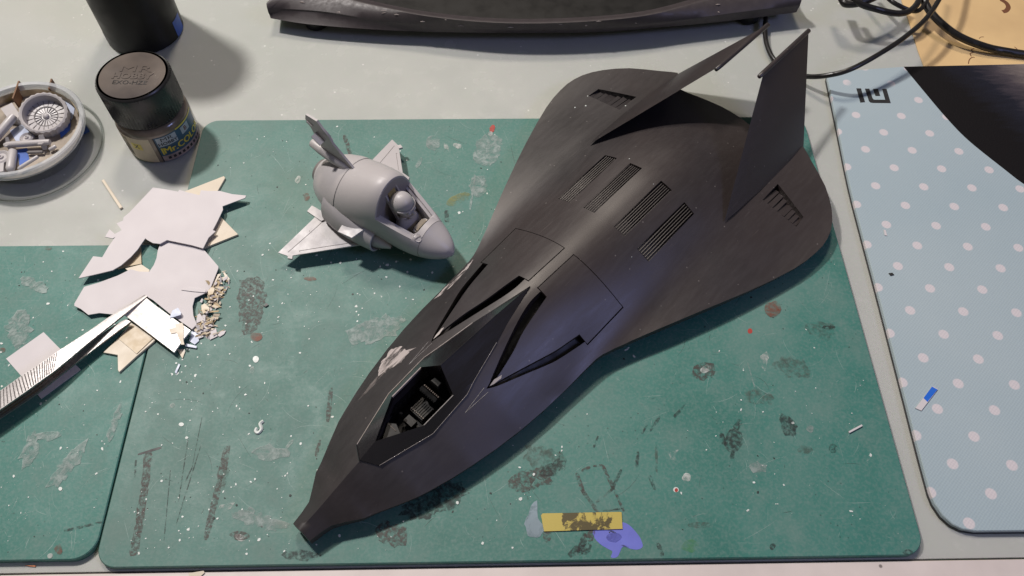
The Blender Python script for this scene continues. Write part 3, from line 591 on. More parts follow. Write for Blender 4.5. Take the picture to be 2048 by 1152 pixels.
# ================================================================== BLACK SPACESHIP MODEL
SHO = Vector((-7.5757, -9.8330, 0.0))
def I(x, t): return np.interp(x, [a for a, b in t], [b for a, b in t])
ZC = [(0, 1.30), (.6, 1.40), (1.2, 1.58), (3, 2.13), (4, 2.3), (7, 2.72), (10, 2.95), (12.4, 3.05), (14.8, 2.92), (17, 2.80), (20.3, 2.82), (22.5, 2.6), (25, 2.05), (27.3, 1.4), (28.5, 1.2)]
ZE = [(0, 1.0), (12.4, 1.05), (14.8, 1.33), (18, 1.6), (21, 1.7), (24, 1.5), (27.5, 1.05), (28.5, 1.0)]
WB = [(0, .45), (.9, .65), (1.8, 1.34), (2.2, 1.42), (3.7, 2.2), (4.1, 2.3), (5.9, 2.85), (8.2, 3.25), (10.7, 3.43), (28.5, 3.5)]
PW = [(0, 1.05), (5, 1.12), (8, 1.4), (12, 1.6), (28, 1.65)]
def zedge(u): return float(np.interp(u, [0, 18, 28.5], [1.0, 1.05, .95]))
def zf(u, l):
    k = min(1, max(0, (u - 10.5) / 2))
    if k == 0: return zf0(u, l)
    return (1 - k) * zf0(u, l) + k * sum(w * zf0(u, l + d) for d, w in ((-.7, .1), (-.45, .15), (-.22, .16), (0, .18), (.22, .16), (.45, .15), (.7, .1)))
def zf0(u, l):
    l = abs(l); D = (-.6, -.3, 0, .3, .6)
    zc = sum(I(u + d, ZC) for d in D) / 5; ze = sum(I(u + d, ZE) for d in D) / 5; w = I(u, WB); p = I(u, PW)
    if l <= w: return float(ze + (zc - ze) * (1 - (l / w) ** p))
    return float(ze + (zedge(u) - ze) * min((l - w) / 3.2, 1))
OUT = [(0, .45), (.5, .53), (.9, .63), (1.25, .87), (1.8, 1.28), (2.2, 1.45), (3.0, 1.85), (3.7, 2.18), (4.1, 2.32), (5.0, 2.6), (5.9, 2.83), (7, 3.06), (8.2, 3.25), (9.4, 3.37), (10.7, 3.44), (11.7, 3.47), (12.4, 3.51), (12.75, 3.58), (13.3, 3.77), (13.7, 3.94), (14.07, 4.08), (15, 4.48), (15.76, 4.81), (16.9, 5.29), (18.05, 5.77), (19.2, 6.23), (20.48, 6.70), (21.66, 7.08), (22.4, 7.25), (23, 7.33), (23.6, 7.37), (24.1, 7.32), (24.6, 7.20), (25.1, 6.98), (25.6, 6.66), (26.1, 6.24), (26.6, 5.72), (27.06, 5.08), (27.45, 4.5), (27.83, 3.98), (28.0, 3.70), (27.8, 3.45), (27.35, 3.2), (26.95, 2.95), (26.93, 2.4), (27.0, 1.85), (27.08, 1.2), (27.15, .6)]
OUTL = OUT + [(27.17, 0)] + [(u, -l) for u, l in OUT[::-1]]
def ccw(P):
    a = sum(P[i][0] * P[(i + 1) % len(P)][1] - P[(i + 1) % len(P)][0] * P[i][1] for i in range(len(P)))
    return P if a > 0 else P[::-1]
def inside(x, y, P):
    c = False; j = len(P) - 1
    for i in range(len(P)):
        if (P[i][1] > y) != (P[j][1] > y) and x < (P[j][0] - P[i][0]) * (y - P[i][1]) / (P[j][1] - P[i][1]) + P[i][0]: c = not c
        j = i
    return c
def segdist(P, Q):
    """distance of points P (n,2) to closed polyline Q"""
    P = np.asarray(P); d = np.full(len(P), 9e9); Q = np.asarray(Q)
    for i in range(len(Q)):
        a = Q[i]; b = Q[(i + 1) % len(Q)]; v = b - a; L = v @ v
        if L < 1e-12: continue
        t = np.clip(((P - a) @ v) / L, 0, 1); d = np.minimum(d, np.hypot(*(P - a - t[:, None] * v).T))
    return d
def dens(P, step):
    out = []
    for i in range(len(P)):
        a, b = Vector(P[i]), Vector(P[(i + 1) % len(P)]); n = max(1, int(math.ceil((b - a).length / step)))
        out += [tuple(a.lerp(b, k / n)) for k in range(n)]
    return out
def skin(outer, holes, grid, step=.25, lines=()):
    """constrained triangulation of a plan region; returns verts2d, tris, index sets"""
    loops = [dens(ccw(outer), step)] + [dens(ccw(h), step) for h in holes]
    V = []; Ed = []; tagv = []
    for k, lp in enumerate(loops):
        n0 = len(V); V += lp; tagv += [k] * len(lp); Ed += [(n0 + i, n0 + (i + 1) % len(lp)) for i in range(len(lp))]
    us = [p[0] for p in outer]; ls = [p[1] for p in outer]
    G = []
    u = math.floor(min(us) / grid) * grid
    while u < max(us):
        l = math.floor(min(ls) / grid) * grid
        while l < max(ls) + grid: G.append((u, round(l, 5))); l += grid
        u += grid
    G = np.array(G); keep = np.ones(len(G), bool)
    for lp in loops: keep &= segdist(G, lp) > grid * .42
    G = [tuple(g) for g in G[keep] if inside(g[0], g[1], loops[0]) and not any(inside(g[0], g[1], h) for h in loops[1:])]
    V += G; tagv += [-1] * len(G)
    r = delaunay_2d_cdt([Vector(p) for p in V], Ed, [], 0, 1e-6)
    vo = [tuple(p) for p in r[0]]; orig = r[3]
    tg = [tagv[o[0]] if o else -1 for o in orig]
    T = []
    for f in r[2]:
        cx = sum(vo[i][0] for i in f) / 3; cy = sum(vo[i][1] for i in f) / 3
        if inside(cx, cy, loops[0]) and not any(inside(cx, cy, h) for h in loops[1:]): T.append(tuple(f))
    return vo, T, tg
ship = empty('spaceship_model', SHO, math.radians(47), 'black primed spaceship model with two inward leaning tail fins, largest thing on the green mat', 'spaceship model')
# --- hull plan features (u along the axis from the nose, l to the ship's left)
mir = lambda P: [(u, -l) for u, l in P]
oh = [(p.x, p.y) for p in spline([(8.15, 1.48, 0), (8.59, 1.70, 0), (9.76, 2.12, 0), (10.87, 2.50, 0), (11.88, 2.70, 0), (12.50, 2.80, 0)], 5)]
ih = [(p.x, p.y) for p in spline([(12.46, .42, 0), (11.83, .43, 0), (11.06, .58, 0), (9.89, .92, 0), (8.9, 1.24, 0), (8.39, 1.42, 0)], 5)]
op = [(p.x, p.y) for p in spline([(8.42, 1.54, 0), (8.9, 1.66, 0), (9.78, 1.90, 0), (11.13, 2.26, 0), (12.06, 2.42, 0), (12.5, 2.49, 0)], 5)]
ip = [(p.x, p.y) for p in spline([(12.47, .74, 0), (11.71, .87, 0), (10.77, 1.03, 0), (9.91, 1.27, 0), (9.15, 1.42, 0), (8.6, 1.50, 0)], 5)]
HOLE = oh + [(12.50, 2.95), (14.79, 2.98), (14.78, 1.67), (14.75, .22), (12.46, .22)] + ih
PANEL = op + [(12.53, 2.91), (14.75, 2.935), (14.74, 1.66), (14.71, .26), (12.50, .26)] + ip
VENTS = [[(17.05, .52), (17.05, 1.12), (20.38, 1.14), (20.40, .52)], [(17.05, 1.82), (17.03, 2.48), (20.33, 2.47), (20.38, 1.86)]]
BOX = [(23.62, 4.10), (23.60, 5.98), (24.30, 5.92), (24.98, 4.08)]
COCK = [(3.95, 0), (5.45, .80), (7.0, .82), (7.6, .5), (7.6, -.5), (7.0, -.82), (5.45, -.80)]
HOLES = [HOLE, mir(HOLE), COCK] + [h for v in VENTS for h in (v, mir(v))] + [BOX, mir(BOX)]
depth = {1: .55, 2: .55, 3: .8}
vo, T, tg = skin(OUTL, HOLES, .22, .22)
V3 = [(u, l, zf(u, l)) for u, l in vo]; F = [t for t in T]
n = len(V3)
cnt = {}
for t in T:
    for a, b in ((t[0], t[1]), (t[1], t[2]), (t[2], t[0])): cnt.setdefault((min(a, b), max(a, b)), []).append((a, b))
bd = [e[0] for e in cnt.values() if len(e) == 1]
low = {}
def hd(i):
    k = tg[i]; u, l, z = V3[i]
    if k == 0: return zedge(u) - float(np.interp(u, [0, 1.0, 2.2], [.42, .36, .10]))
    if 4 <= k <= 7: return z - (.05 + .30 * min(1, max(0, (u - 17.5) / 2.6)))
    if k >= 8: return z - (.05 + .30 * max(0, (u - 23.6) / 1.2))
    return z - depth.get(k, .5)
for a, b in bd:
    for i in (a, b):
        if i not in low: low[i] = len(V3); V3.append((V3[i][0], V3[i][1], hd(i)))
    F.append((b, a, low[a], low[b]))
def zbelly(u, l):
    w = I(u, WB); g = max(0, 1 - (abs(l) / w) ** 2); k = min(1, max(0, (u - .3) / 5)) * min(1, max(0, (27.2 - u) / 5))
    e = zedge(u) - float(np.interp(u, [0, 1.0, 2.2], [.42, .36, .10]))
    return e - (e - .335) * g * k
vb, Tb, tb = skin(OUTL, [], .5, .22)
base = len(V3); V3 += [(u, l, zbelly(u, l)) for u, l in vb]; F += [tuple(base + i for i in t[::-1]) for t in Tb]
hull = ob('hull', V3, F, M['hull'], ship, 42, rec=False)
# floors of the recesses
def floor(poly, dz, name, mat, parent, fz=None):
    v, t, _ = skin(poly, [], .4, .3); return ob(name, [(u, l, (fz or (lambda a, b: zf(a, b) - dz))(u, l)) for u, l in v], t, mat, parent, 40, rec=False)
def grow(P, d):
    c = cen([(p[0], p[1]) for p in P]); return [(p[0] + math.copysign(d, p[0] - c.x), p[1] + math.copysign(d, p[1] - c.y)) for p in P]
for s in (1, -1):
    fl = lambda P: P if s == 1 else mir(P)
    floor(fl([(8.2, 1.40), (8.2, 1.6), (12.4, 3.1), (14.9, 3.1), (14.9, .1), (12.4, .1)]), .5, 'intake_floor', M['hulldark'], ship)
    v, t, g_ = skin(fl(PANEL), [], .22, .2); PZ = [(u, l, zf(u, l) + .012) for u, l in v]; FF = list(t)
    c2 = {}
    for q in t:
        for a, b in ((q[0], q[1]), (q[1], q[2]), (q[2], q[0])): c2.setdefault((min(a, b), max(a, b)), []).append((a, b))
    lw = {}
    for e in c2.values():
        if len(e) == 1:
            a, b = e[0]
            for i in (a, b):
                if i not in lw: lw[i] = len(PZ); PZ.append((PZ[i][0], PZ[i][1], PZ[i][2] - .14))
            FF.append((b, a, lw[a], lw[b]))
    ob('intake_panel', PZ, FF, M['hull'], ship, 40, rec=False)
    # bare scrape at the panel's pointed tip
    tipv = fl([(8.30, 1.50), (8.5, 1.56), (8.85, 1.60), (8.95, 1.54), (8.6, 1.46)])
    ob('primer_spot', [(u, l, zf(u, l) + .022) for u, l in tipv], [tuple(range(len(tipv)))[::s]], M['primer'], ship, None, rec=False)
    # vents
    for V_ in VENTS:
        P = fl(V_); fzv = lambda u, l: zf(u, l) - (.045 + .28 * min(1, max(0, (u - 17.5) / 2.6)))
        gr = floor(grow(P, .02), 0, 'vent_grille', M['hulldark'], ship, fzv)
        l0, l1 = sorted((P[0][1], P[1][1])); mb = MB(); nb = 6
        for k in range(nb + 1):
            l = l0 + (l1 - l0) * (k / nb); us = np.linspace(17.07, 20.33, 9)
            up = []; 
            for u in us:
                zt_ = zf(u, l) - .015 - .03 * max(0, (u - 18.6) / 1.8); hh = .04 + .1 * max(0, (u - 17.6) / 2.6)
                up.append([(u, l - .016, zt_ - hh), (u, l - .016, zt_), (u, l + .016, zt_), (u, l + .016, zt_ - hh)])
            mb.loft(up, True)
        for k in range(26):
            u = 17.1 + k * .085; r = 1 - k / 30
            for q in range(nb):
                a = l0 + (l1 - l0) * q / nb; b = l0 + (l1 - l0) * (q + 1) / nb; z = zf(u, a) - .02 - .004 * k; 
                mb.add([(u, a, z), (u + .035, a, z), (u + .035, b, z), (u, b, z), (u + .018, (a + b) / 2, z + .012)], [(0, 1, 4), (1, 2, 4), (2, 3, 4), (3, 0, 4)])
        o = mb.obj('vent_slats', M['hull'], gr, None); 
    # wing box recess with ribs
    P = fl(BOX); fzb = lambda u, l: zf(u, l) - (.04 + .27 * max(0, (u - 23.6) / 1.2))
    bx = floor(grow(P, .03), 0, 'wing_recess', M['hull'], ship, fzb)
    for k, l in enumerate((4.25, 4.52, 4.80, 5.12, 5.4, 5.65, 5.85)):
        ue = 24.95 - (l - 4.08) / 1.84 * .66; w = (.10, .12, .10, .16, .10, .10, .08)[k]
        z0 = zf(23.64, l) - .035; z1 = zf(ue, l) - (.12 if k in (1, 2, 4, 5) else .17)
        mb = MB(); L0 = l * s
        mb.loft([[(23.64, L0 - w, z0 - .1), (23.64, L0 - w, z0), (23.64, L0 + w, z0), (23.64, L0 + w, z0 - .1)], [(ue - .12, L0 - w, z1 - .25), (ue - .12, L0 - w, z1), (ue - .12, L0 + w, z1), (ue - .12, L0 + w, z1 - .25)]], True)
        mb.f += [(3, 2, 1, 0), (4, 5, 6, 7)]; mb.obj('rib', M['hull'], bx, None)
    # engraved teardrop line ahead of the intake
    for a, b in (((6.95, 1.50), (8.12, 1.40)), ((6.95, 1.50), (8.12, 1.60))):
        pts = [(a[0] + (b[0] - a[0]) * k / 8, s * (a[1] + (b[1] - a[1]) * k / 8)) for k in range(9)]
        MB().tube([(u, l, zf(u, l) + .002) for u, l in pts], .009, 5).obj('panel_line', M['worndim'], ship)
# --- tail fins (the two were glued slightly unevenly)
for s, tf, tr, bf, br in ((1, (26.35, .86, 4.42), (30.35, .84, 4.25), (20.75, 3.53, 1.86), (28.02, 3.66, .98)), (-1, (27.25, -.84, 4.45), (31.35, -.80, 4.22), (21.28, -3.54, 1.82), (28.15, -3.64, .98))):
    fin = None
    tf, tr, bf, br = [Vector(x) for x in (tf, tr, bf, br)]
    d = Vector((0, -s * .06, -.05)) * 2; bf2, br2 = bf - (tf - bf).normalized() * .15, br + (br - tr).normalized() * .12
    nrm = (tr - bf).cross(tf - br).normalized()
    def sec(a, b, th):
        c = [a, a.lerp(b, .10) + nrm * th * .5, a.lerp(b, .4) + nrm * th, a.lerp(b, .8) + nrm * th * .6, b, a.lerp(b, .8) - nrm * th * .6, a.lerp(b, .4) - nrm * th, a.lerp(b, .10) - nrm * th * .5]; return c
    mb = MB(); mb.loft([sec(bf2.lerp(tf, k), br2.lerp(tr, k), .13 - .08 * k) for k in (0, .25, .5, .75, 1)], True); mb.f += [tuple(range(7, -1, -1)), tuple(range(32, 40))]
    fin = mb.obj('tail_fin', M['hull'], ship, 30)
    ax_ = (tr - tf).normalized(); MB().tube([tf - ax_ * .42, tf - ax_ * .38, tf, tf.lerp(tr, .5), tr, tr + ax_ * .06], [.05, .10, .115, .115, .11, .06], 12).obj('tip_rod', M['hull'], fin, 50)
# --- raised canopy
za = lambda u, l, d=0: (u, l, zf(u, l) + d)
def tri_obj(name, faces, mat, parent, thick=0.0, ang=20, names=None):
    mb = MB()
    for f in faces: mb.add(f, [tuple(range(len(f)))])
    o = ob(name, mb.v, mb.f, mat, parent, None, rec=False)
    bm = bmesh.new(); bm.from_mesh(o.data); bmesh.ops.remove_doubles(bm, verts=bm.verts, dist=1e-6); bmesh.ops.recalc_face_normals(bm, faces=bm.faces)
    if sum(f.normal.z for f in bm.faces) < 0: bmesh.ops.reverse_faces(bm, faces=bm.faces)
    bm.to_mesh(o.data); bm.free(); smooth_by(o.data, ang); return o
canf = []; rear = []
A0 = (3.86, 0, 2.47); R0 = (7.3, 0, 3.48); P0 = (10.36, 0, 3.30); T0 = (12.28, 0, 3.07)
for s in (1, -1):
    q = lambda u, l, z: (u, s * l, z)
    F0 = za(3.05, 0, .06); F1 = q(*za(3.42, .60, .06)); F2 = q(*za(5.56, 1.19, .05)); F3 = q(*za(7.45, 1.15, .04)); G1 = q(*za(8.0, 1.0, .03)); G2 = q(*za(9.65, .64, .03)); T1 = za(12.32, 0, .02)
    Bm = q(5.49, .86, 2.42); Cm = q(7.02, .87, 2.56)
    canf += [[F0, F1, A0], [F1, Bm, A0], [F1, F2, Bm], [F2, F3, Cm, Bm], [F3, G1, Cm]]
    rear += [[Cm, G1, R0], [R0, G1, G2, P0], [P0, G2, T0], [G2, T1, T0]]
    sk = [F0, F1, F2, F3, G1, G2, T1]
    for a, b in zip(sk[:-1], sk[1:]): canf.append([a, b, (b[0], b[1], b[2] - .2), (a[0], a[1], a[2] - .2)])
    # inner wall below the rim
    rim = [A0, Bm, Cm, R0]
    for a, b in zip(rim[:-1], rim[1:]): canf.append([a, b, (b[0], b[1] * .97, min(b[2], 2.6) - .5), (a[0], a[1] * .97, a[2] - .5)])
    # worn bright edges
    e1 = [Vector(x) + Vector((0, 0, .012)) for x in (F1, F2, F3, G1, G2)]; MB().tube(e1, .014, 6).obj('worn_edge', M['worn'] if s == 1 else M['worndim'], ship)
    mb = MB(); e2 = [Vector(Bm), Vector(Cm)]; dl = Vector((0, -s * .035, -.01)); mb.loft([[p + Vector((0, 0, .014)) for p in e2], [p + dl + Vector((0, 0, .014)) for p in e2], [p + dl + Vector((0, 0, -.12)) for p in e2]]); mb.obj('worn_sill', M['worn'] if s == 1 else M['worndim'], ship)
canopy = tri_obj('canopy_frame', canf, M['hullgloss'], ship); tri_obj('canopy_rear', rear, M['hullgloss'], ship)
MB().tube([Vector(R0) + Vector((0, 0, .004)), Vector(P0)], .014, 6).obj('canopy_ridge', M['hullgloss'], ship)
MB().tube([Vector(za(3.02, .0, .07)), Vector(za(3.40, .62, .07))], .02, 6).obj('canopy_lip', M['hullgloss'], ship)
# --- cockpit
tub = MB(); ring = [(3.75, 0), (5.4, .86), (7.0, .88), (7.7, .5), (7.7, -.5), (7.0, -.88), (5.4, -.86)]
tub.loft([[(u, l, 2.3) for u, l in ring] + [(3.75, 0, 2.3)], [(u, l, 1.15) for u, l in ring] + [(3.75, 0, 1.15)]]); tub.add([(u, l, 1.15) for u, l in ring], [tuple(range(7))]); tub.obj('cockpit_tub', M['cockpit'], ship)
seat = MB(); rot = Matrix.Rotation(math.radians(-22), 3, 'Y')
seat.box((6.72, 0, 1.75), (.16, .82, 1.0), rot); sb = seat.obj('seat_back', M['cockpit'], ship)
for k in range(8): MB().box((6.60 + .0 * k, -.35 + .1 * k, 1.80), (.06, .06, .78), rot).obj('seat_rib', M['cockpit'], sb)
for k in range(9): MB().box((6.70, -.36 + .09 * k, 2.19), (.05, .05, .05), rot).obj('seat_bolt', M['lidtop'], sb)
hr = MB(); hr.prism([(6.85, -.24), (7.12, -.20), (7.12, .20), (6.85, .24)], 2.2, 2.55, .07); hr.obj('headrest', M['cockpit'], ship)
cu = MB(); cu.prism([(5.75, -.36), (6.5, -.38), (6.5, .38), (5.75, .36)], 1.3, 1.5, .05); cu = cu.obj('seat_cushion', M['cockpit'], ship)
for k in range(7): MB().box((6.1, -.30 + .1 * k, 1.51), (.55, .055, .05)).obj('seat_rib', M['cockpit'], cu)
for k in range(8): MB().box((5.86, -.32 + .09 * k, 1.55), (.04, .045, .04)).obj('seat_bolt', M['lidtop'], cu)
cs = MB(); cs.box((5.45, -.05, 1.45), (.3, .42, .35)); cs.obj('control_block', M['cockpit'], ship)
for s in (1, -1):
    c_ = MB(); c_.prism([(4.7, .42 * s), (5.4, .66 * s), (6.9, .68 * s), (6.9, .86 * s), (5.4, .84 * s), (4.6, .5 * s)], 1.3, 1.75, .02); c_ = c_.obj('side_console', M['cockpit'], ship)
    for k in range(7):
        for r in range(2): MB().box((5.1 + .24 * k, s * (.62 + .1 * r) if k else s * .6, 1.765), (.13, .06, .04)).obj('switch_box', M['cockpit'], c_)
ip_ = MB(); ip_.prism([(4.15, 0.05), (4.75, .38), (4.95, .1), (4.75, -.38), (4.15, -.05)], 1.75, 2.02, .03); ip_ = ip_.obj('instrument_panel', M['cockpit'], ship)
MB().box((4.72, .1, 2.03), (.03, .4, .03)).obj('panel_bar', M['lidtop'], ip_)
MB().tube([(5.35, .28, 1.5), (5.30, .3, 1.85), (5.36, .3, 1.95)], [.05, .045, .07], 8).obj('control_stick', M['cockpit'], ship)
# --- bare scrapes and specks on the hull
def hull_patch(name, P, mat, dz=.006, rough=.05, k=6):
    P = [(p.x, p.y) for p in blob([(u, l) for u, l in P], rough, k, .08)]; v, t, _ = skin(P, [], .12, .08)
    return ob(name, [(u, l, zf(u, l) + dz) for u, l in v], t, mat, ship, None, rec=False)
M['scrape'] = mat_stain('scraped_primer', (0.45, 0.40, 0.39), 1.0, 220, lo=.40, hi=.52, st=(.35, 2.2, 1))
hull_patch('primer_scrape', [(6.35, 2.72), (6.0, 2.30), (6.6, 2.05), (6.9, 1.95), (7.45, 1.98), (7.65, 1.90), (7.40, 2.2), (7.5, 2.55), (7.2, 2.9)], M['scrape'], rough=.14, k=9)
hull_patch('primer_scrape', [(4.6, 2.2), (5.6, 2.32), (6.4, 2.40), (6.4, 2.2), (5.6, 2.12)], M['s_faintw'] if 's_faintw' in M else mat_stain('faint_scrape', (0.30, .26, .25), .5, 260, st=(.3, 2, 1)), rough=.08, k=9)
hull_patch('primer_scrape', [(10.0, 3.36), (11.0, 3.40), (12.2, 3.46), (12.6, 3.42), (11.9, 3.22), (10.9, 3.12), (10.3, 3.2)], M['scrape'], rough=.08, k=8)
for u, l, r in ((22.9, 5.60, .05), (22.5, 5.95, .042), (24.05, 4.05, .04), (23.55, 6.0, .035), (20.6, 1.35, .03), (16.6, -1.9, .02), (20.0, -.4, .02)):
    MB().lathe([(r, 0), (r * .7, r * .5), (0, r * .7)], 8, Matrix.Translation((u, l, zf(u, l) - .005))).obj('paint_speck', M['specklight'], ship, 60)
# ================================================================== SMALL GREY EGG-SHAPED JET MODEL
jet = empty('jet_model', (-7.45, 5.35, 0), math.radians(-35), 'small grey egg-shaped jet model with a helmeted pilot, left of the black spaceship', 'jet model')
# sections: x, half width, z bottom, z top
SEC = [(-.95, .62, 1.45, 2.75), (-.7, .98, 1.05, 3.0), (-.2, 1.28, .75, 3.3), (.5, 1.48, .55, 3.56), (1.3, 1.52, .46, 3.80), (2.2, 1.44, .46, 4.12), (3.0, 1.28, .50, 4.34), (3.6, 1.20, .55, 3.7), (4.2, 1.12, .62, 3.12), (4.66, 1.03, .70, 2.78), (5.0, .92, .80, 2.46), (5.4, .77, .92, 2.24), (5.8, .54, 1.08, 2.02), (6.05, .33, 1.24, 1.82), (6.2, .09, 1.40, 1.60)]
def sec(x): return [float(np.interp(x, [s[0] for s in SEC], [s[k] for s in SEC])) for k in (1, 2, 3)]
def secs(x):
    return [sum(sec(x + d)[k] for d in (-.12, 0, .12)) / 3 for k in range(3)] if -0.7 < x < 6.0 else sec(x)
def ring(x, a0=0, a1=2 * math.pi, n=48, grow=0.0):
    w, zb, zt = secs(x); zc = (zb + zt) / 2; h = (zt - zb) / 2; out = []
    for i in range(n + 1):
        a = a0 + (a1 - a0) * i / n; out.append(Vector((x, (w + grow) * math.sin(a), zc + (h + grow) * math.cos(a))))
    return out
def sill_ang(x):
    w, zb, zt = secs(x); zc = (zb + zt) / 2; h = (zt - zb) / 2
    zs = np.interp(x, [3.1, 4.66], [2.98, 2.34]); return math.acos(max(-1, min(1, (zs - zc) / h)))
mb = MB()
xs = [-.95, -.9, -.8, -.7, -.5, -.3, 0, .3, .6, 1, 1.4, 1.8, 2.2, 2.6, 2.9, 3.1]
mb.loft([ring(x) for x in xs]); mb.add([p for p in ring(-.95)][:-1], [tuple(range(48))])
xm = [3.1, 3.3, 3.5, 3.8, 4.1, 4.4, 4.66]
mb.loft([ring(x, sill_ang(x), 2 * math.pi - sill_ang(x)) for x in xm])
xf = [4.66, 4.72, 4.85, 5.0]
def ringf(x):
    return ring(x)
# nose deck closes from the windscreen sill forward
a_ = sill_ang(4.66); row0 = ring(4.66, a_, 2 * math.pi - a_)
dk = [Vector((4.66, row0[0].y * (1 - 2 * k / 12), row0[0].z + .02 * math.sin(math.pi * k / 12))) for k in range(13)]
full0 = row0 + [Vector((4.66, row0[-1].y * (1 - 2 * k / 14), row0[0].z)) for k in range(1, 14)] + [row0[0]]
def reorder(x):
    w, zb, zt = secs(x); zc = (zb + zt) / 2; h = (zt - zb) / 2; out = []
    for p in full0:
        a = math.atan2(p.y / max(secs(4.66)[0], .01), (p.z - (secs(4.66)[1] + secs(4.66)[2]) / 2)); out.append(Vector((x, w * math.sin(a), zc + h * math.cos(a))))
    return out
mb.loft([full0, [p.lerp(q, .55) for p, q in zip(full0, reorder(4.80))], reorder(5.0)])
fus = mb.obj('fuselage', M['grey'], jet, 45)
mb = MB(); mb.loft([ring(x) for x in (5.015, 5.1, 5.25, 5.4, 5.55, 5.7, 5.8, 5.9, 6.0, 6.08, 6.15, 6.2)]); mb.add(ring(6.2)[:-1], [tuple(range(48))]); mb.add(ring(5.015)[:-1], [tuple(range(48))]); mb.obj('nose_cone', M['grey'], jet, 45)
mb = MB(); mb.loft([ring(4.998, grow=-.012), ring(5.017, grow=-.012)]); mb.obj('seam', M['greydark'], jet)
# bulkhead arch behind the cockpit and the cockpit floor
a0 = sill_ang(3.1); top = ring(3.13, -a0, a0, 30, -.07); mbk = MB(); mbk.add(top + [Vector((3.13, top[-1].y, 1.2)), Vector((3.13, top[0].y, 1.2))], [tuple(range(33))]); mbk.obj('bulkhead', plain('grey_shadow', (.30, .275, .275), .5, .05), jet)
ri = MB(); ri.loft([ring(3.1, -a0, a0, 30), ring(3.115, -a0, a0, 30), ring(3.13, -a0, a0, 30, -.07), ring(3.10, -a0, a0, 30, -.07)]); ri.obj('canopy_arch', M['grey'], jet, 50)
for s in (1, -1):
    mb = MB(); R = []
    for x in xm:
        a = sill_ang(x); p = ring(x, a, math.pi)[0]; y = p.y; R.append([Vector((x, s * y, p.z)), Vector((x, s * (y - .17), p.z + .005)), Vector((x, s * (y - .17), p.z - .07)), Vector((x, s * (y - .32), p.z - .07)), Vector((x, s * (y - .34), 1.2))])
    mb.loft(R); mb.obj('cockpit_sill', M['grey'], jet, 25)
MB().box((3.9, 0, 1.25), (1.6, 1.7, .05)).obj('cockpit_floor', M['greydark'], jet)
# seat
st = MB(); ry = Matrix.Rotation(math.radians(-24), 3, 'Y'); st.box((3.26, 0, 3.0), (.10, .56, 1.7), ry); st = st.obj('seat', M['grey'], jet)
MB().box((3.12, 0, 3.58), (.08, .42, .5), ry).obj('seat_pad', M['resin'], st)
for s in (1, -1): MB().box((3.30, s * .34, 3.08), (.16, .07, 1.6), ry).obj('seat_rail', M['grey'], st)
# pilot
pil = MB(); pil.lathe([(0, 1.3), (.38, 1.35), (.48, 1.75), (.46, 2.2), (.30, 2.5), (.20, 2.7)], 20, Matrix.Translation((3.75, 0, 0)) @ Matrix.Diagonal((.8, 1.15, 1, 1)))
for s in (1, -1): pil.tube(spline([(3.75, s * .42, 2.1), (3.95, s * .58, 1.75), (4.25, s * .42, 1.6)], 4), [.17] * 4 + [.15] * 4 + [.11], 10)
pil = pil.obj('pilot_figure', M['grey'], jet, 60)
def ellp(mb, c, r, n=20, m=12, z0=-1, cut=None):
    rows = []
    for i in range(m + 1):
        t = z0 + (1 - z0) * i / m; t = math.sin(math.pi / 2 * max(-1, min(1, t))); q = math.sqrt(max(0, 1 - t * t)); rows.append([Vector((c[0] + r[0] * q * math.cos(2 * math.pi * k / n), c[1] + r[1] * q * math.sin(2 * math.pi * k / n), c[2] + r[2] * t)) for k in range(n)])
    mb.loft(rows, True)
    mb.f += [tuple(range(len(mb.v) - n, len(mb.v)))]
    return mb
hm = MB(); ellp(hm, (3.64, 0, 3.18), (.53, .49, .52), 28, 16); helm = hm.obj('helmet', M['grey'], pil, 60)
fc = MB(); ellp(fc, (3.86, 0, 2.92), (.33, .36, .38), 20, 10); ellp(fc, (4.19, 0, 2.90), (.14, .075, .11), 10, 6); ellp(fc, (4.10, 0, 2.72), (.13, .14, .08), 10, 6); ellp(fc, (4.05, 0, 2.60), (.15, .17, .10), 10, 6); fc.obj('face', M['grey'], pil, 60)
gg = MB()
for s in (1, -1): ellp(gg, (4.12, s * .15, 3.0), (.09, .12, .09), 12, 6)
gg.obj('goggles', M['grey'], pil, 60)
vz = MB(); vz.loft([[Vector((3.64 + r * math.cos(a) + .03, r * .95 * math.sin(a), 3.16 + dz)) for a in np.linspace(-1.35, 1.35, 20)] for r, dz in ((.52, .05), (.555, .03), (.55, -.03), (.50, -.05))]); vz.obj('helmet_brim', M['grey'], helm, 50)
MB().lathe([(.10, 0), (.10, .05), (.07, .05), (.07, .02)], 14, Matrix.Translation((3.62, -.44, 3.0)) @ Matrix.Rotation(math.pi / 2, 4, 'X')).obj('ear_cup', M['grey'], helm)
MB().lathe([(.25, 0), (.31, .04), (.31, .1), (.24, .12)], 16, Matrix.Translation((3.78, 0, 2.42))).obj('collar', M['grey'], pil)
# instrument panel
mb = MB(); mb.prism([(4.45, -.42), (4.62, -.42), (4.62, .42), (4.45, .42), (4.38, .3), (4.38, -.3)], 1.6, 2.30, .03); ip_ = mb.obj('instrument_panel', M['grey'], jet)
MB().add([(4.40, -.27, 2.34), (4.40, .27, 2.34), (4.63, .36, 2.36), (4.63, -.36, 2.36), (4.34, -.27, 2.02), (4.34, .27, 2.02)], [(0, 1, 2, 3), (4, 5, 1, 0), (0, 3, 4), (1, 5, 2)]).obj('panel_hood', M['cream'], ip_, 10)
MB().box((4.46, -.56, 2.06), (.18, .2, .12)).obj('throttle_box', M['cream'], ip_)
